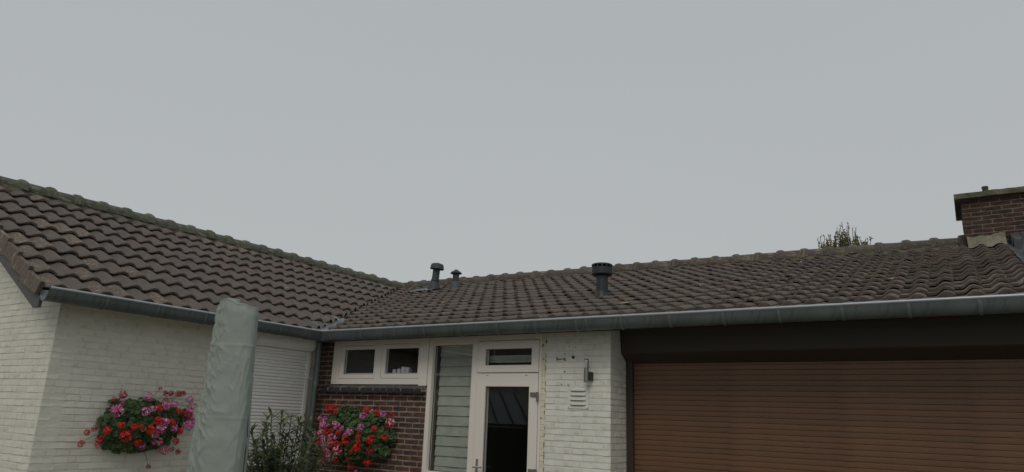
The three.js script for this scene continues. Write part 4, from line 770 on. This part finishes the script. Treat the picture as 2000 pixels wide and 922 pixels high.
// oleander in a pot in front of the shutter
{
  const bx = 1.28, bz = 1.50;
  const t = thing('oleander', 'bushy oleander with narrow leaves in front of the white shutter', 'shrub', [bx, 0, bz]);
  const pot = lathe([[0, 0.0], [0.17, 0.0], [0.19, 0.05], [0.235, 0.36], [0.25, 0.37], [0.25, 0.40], [0.225, 0.40], [0.21, 0.34], [0, 0.34]], 30); mesh('pot', pot, S({ color: lin(0.22, 0.10, 0.06), map: T.mortar, roughness: 0.9 }), t);
  const q = rng(61), view = [0.84, 0, -0.545];                        // right hand direction as seen from the terrace
  const sh = [[-0.42, 1.33], [-0.36, 1.40], [-0.31, 1.36], [-0.25, 1.43], [-0.20, 1.52], [-0.13, 1.57], [-0.08, 1.50], [-0.02, 1.55], [0.04, 1.53], [0.10, 1.50], [0.14, 1.46], [0.19, 1.50], [0.24, 1.44], [0.28, 1.36], [0.33, 1.30], [0.40, 1.20], [0.46, 1.27], [0.50, 1.13], [-0.40, 1.22], [-0.28, 1.25], [-0.14, 1.30], [0.0, 1.33], [0.12, 1.28], [0.22, 1.22], [-0.05, 1.16], [0.30, 1.15], [-0.33, 1.13], [0.05, 1.2], [-0.2, 1.17], [0.42, 1.08]];
  for (let i = 0; i < 12; i++) sh.push([-0.50 + 0.5 * q(), 1.0 + 0.28 * q()]);
  sh.forEach(([u, h]) => {
    const dep = (q() - 0.5) * 0.45, ex = view[0] * u + 0.545 * dep, ez = view[2] * u + 0.84 * dep;
    const pts = [V(ex * 0.10, 0.34, ez * 0.10), V(ex * 0.45, 0.34 + (h - 0.34) * 0.45, ez * 0.45), V(ex * 0.85, 0.34 + (h - 0.34) * 0.8, ez * 0.85), V(ex, h, ez)], cv = new THREE.CatmullRomCurve3(pts);
    const st = mesh('shoot', new THREE.TubeGeometry(cv, 14, 0.0045, 6), M.stem, t), P = [], C = [];
    for (let f = 0.42; f < 1.0; f += 0.042 * (1.2 - 0.3 * f)) {
      const o = cv.getPoint(f), tg = cv.getTangent(f), a0 = q() * 6;
      for (let k = 0; k < 3; k++) {
        const a = a0 + k * 2.094, up = f > 0.9 ? 1.2 : 0.75 - 0.6 * q(), d = V(Math.cos(a), up, Math.sin(a)).addScaledVector(tg, 0.2).normalize(), L = (0.125 + 0.085 * q()) * (f > 0.93 ? 0.65 : 1), W = 0.0085 + 0.0045 * q();
        const s = new THREE.Vector3().crossVectors(d, V(0, 1, 0)).normalize(), kk = 0.7 + 0.7 * q(), yl = q() < 0.05, col = yl ? [0.26 * kk, 0.22 * kk, 0.07 * kk] : [0.155 * kk, 0.20 * kk, 0.115 * kk];
        const p = (l, w) => { const r = o.clone().addScaledVector(d, l * L).addScaledVector(s, w * W); r.y -= l * l * L * 0.28; return r.toArray(); };
        const A = p(0, 0), B = p(0.35, 1), D = p(0.35, -1), E = p(0.7, 0.75), F = p(0.7, -0.75), G = p(1, 0);
        addTri(P, C, A, B, D, col); addTri(P, C, B, E, D, col); addTri(P, C, D, E, F, col); addTri(P, C, E, G, F, col);
      }
    }
    mesh('leaves', build(P, C), M.oleander, st);
  });
  for (const [u, y, d] of [[-0.43, 1.08, 0.1], [-0.45, 1.12, 0.1]]) { const f = mesh('flower', FL.rose[0], M.petals, t); f.position.set(view[0] * u + 0.545 * d, y, view[2] * u + 0.84 * d); f.scale.setScalar(0.8); }
}
// tree behind the main roof
{
  const t = thing('tree', 'sparse twiggy tree top showing above the main ridge', 'tree', [5.48, 0, -9.0]);
  mesh('trunk', lathe([[0.11, 0], [0.085, 0.3], [0.075, 2.2], [0.05, 4.2], [0.02, 4.7]], 12), M.bark, t);
  const q = rng(71), P = [], C = [], tw = [];
  for (let i = 0; i < 150; i++) {
    const u = (q() - 0.5) * 0.94, dz = (q() - 0.5) * 0.8, hgt = 5.80 - 0.30 * Math.pow(Math.abs(u) / 0.45, 1.5) - (i % 6 ? 0.16 + 0.22 * q() : 0.10 * q());
    const cv = new THREE.CatmullRomCurve3([V(u * 0.1, 3.2 + q(), dz * 0.1), V(u * 0.6, 4.5, dz * 0.6), V(u * 0.95, 5.0, dz * 0.9), V(u + (q() - 0.5) * 0.16, hgt, dz)]);
    tw.push(new THREE.TubeGeometry(cv, 8, 0.006, 5));
    for (let f = 0.45; f <= 1.0; f += 0.0125) { if (q() < 0.2 + 0.45 * sstep(0.75, 1, f)) continue; const o = cv.getPoint(f), a = q() * 6.28, d = V(Math.cos(a), 0.5 + q(), Math.sin(a)).normalize(), k = 0.7 + 0.6 * q(), yl = q() < 0.25; const s = 0.040 + 0.026 * q(); leafAt(P, C, o, d, V(q() - 0.5, q(), q() - 0.5).normalize(), s, s * 0.5, yl ? [0.30 * k, 0.24 * k, 0.04 * k] : [0.17 * k, 0.18 * k, 0.045 * k], false); }
  }
  const limbs = mesh('limbs', merge(tw), M.bark, t); void limbs;
  const cr = mesh('crown', build(P, C), M.leaf, t); cr.userData.kind = 'stuff';
}

// ---------------------------------------------------------------- behind the camera: what the door glass mirrors
{
  const t = thing('garden_canopy', 'low glazed garden canopy opposite the door, seen mirrored in its glass', 'canopy', [-2.9, 0, 9.0]);
  const pl = grid(1, 1, (u, v) => [-1.6 + 2.4 * u - 1.7 * v, 1.48 + 0.85 * v, 0.0 + 1.9 * v]); mesh('roof_sheet', pl, S({ color: lin(0.26, 0.275, 0.30), roughness: 0.5, side: THREE.DoubleSide }), t);
  for (let i = 0; i <= 5; i++) { const x = -1.6 + 0.48 * i; mesh('rafter', tube([[x, 1.50, -0.01], [x - 1.7, 2.35, 1.9]], 0.022, 2, 6), M.black, t); }
  mesh('eaves_beam', box(-1.65, 0.82, 1.40, 1.47, -0.06, 0.0), M.darkWood, t);
  for (const x of [-1.55, 0.72]) mesh('post', box(x - 0.04, x + 0.04, 0, 1.40, -0.05, 0.03), M.darkWood, t);
  mesh('boarding', box(-1.5, 0.67, 0.0, 1.38, 0.04, 0.08), M.darkWood, t);
}
{
  const t = thing('neighbour_house', 'white walled neighbouring house with a dark roof behind the garden', 'house', [-6, 0, 15]);
  mesh('wall', box(-7, 7, 0, 2.9, 0, 6), M.whiteJoint, t);
  const s = new THREE.Shape(); s.moveTo(-0.4, 2.9); s.lineTo(3, 4.9); s.lineTo(6.4, 2.9); s.closePath(); const g = new THREE.ExtrudeGeometry(s, { depth: 14.6, bevelEnabled: false }); g.rotateY(-P2); g.translate(7.3, 0, 0); mesh('roof', g, M.tile[3], t);
  for (const x of [-4.2, 0.2, 4.4]) { const w = mesh('window', frameGeo(x, x + 1.5, 1.0, 2.4, [[x + 0.08, x + 1.42, 1.08, 2.32]], -0.05, 0.03), M.upvc, t); mesh('pane', box(x + 0.07, x + 1.43, 1.07, 2.33, -0.02, -0.012), M.black, w); }
}

scene.traverse(o => { if (o.isMesh) { o.castShadow = o.receiveShadow = true; } });
renderer.render(scene, camera);
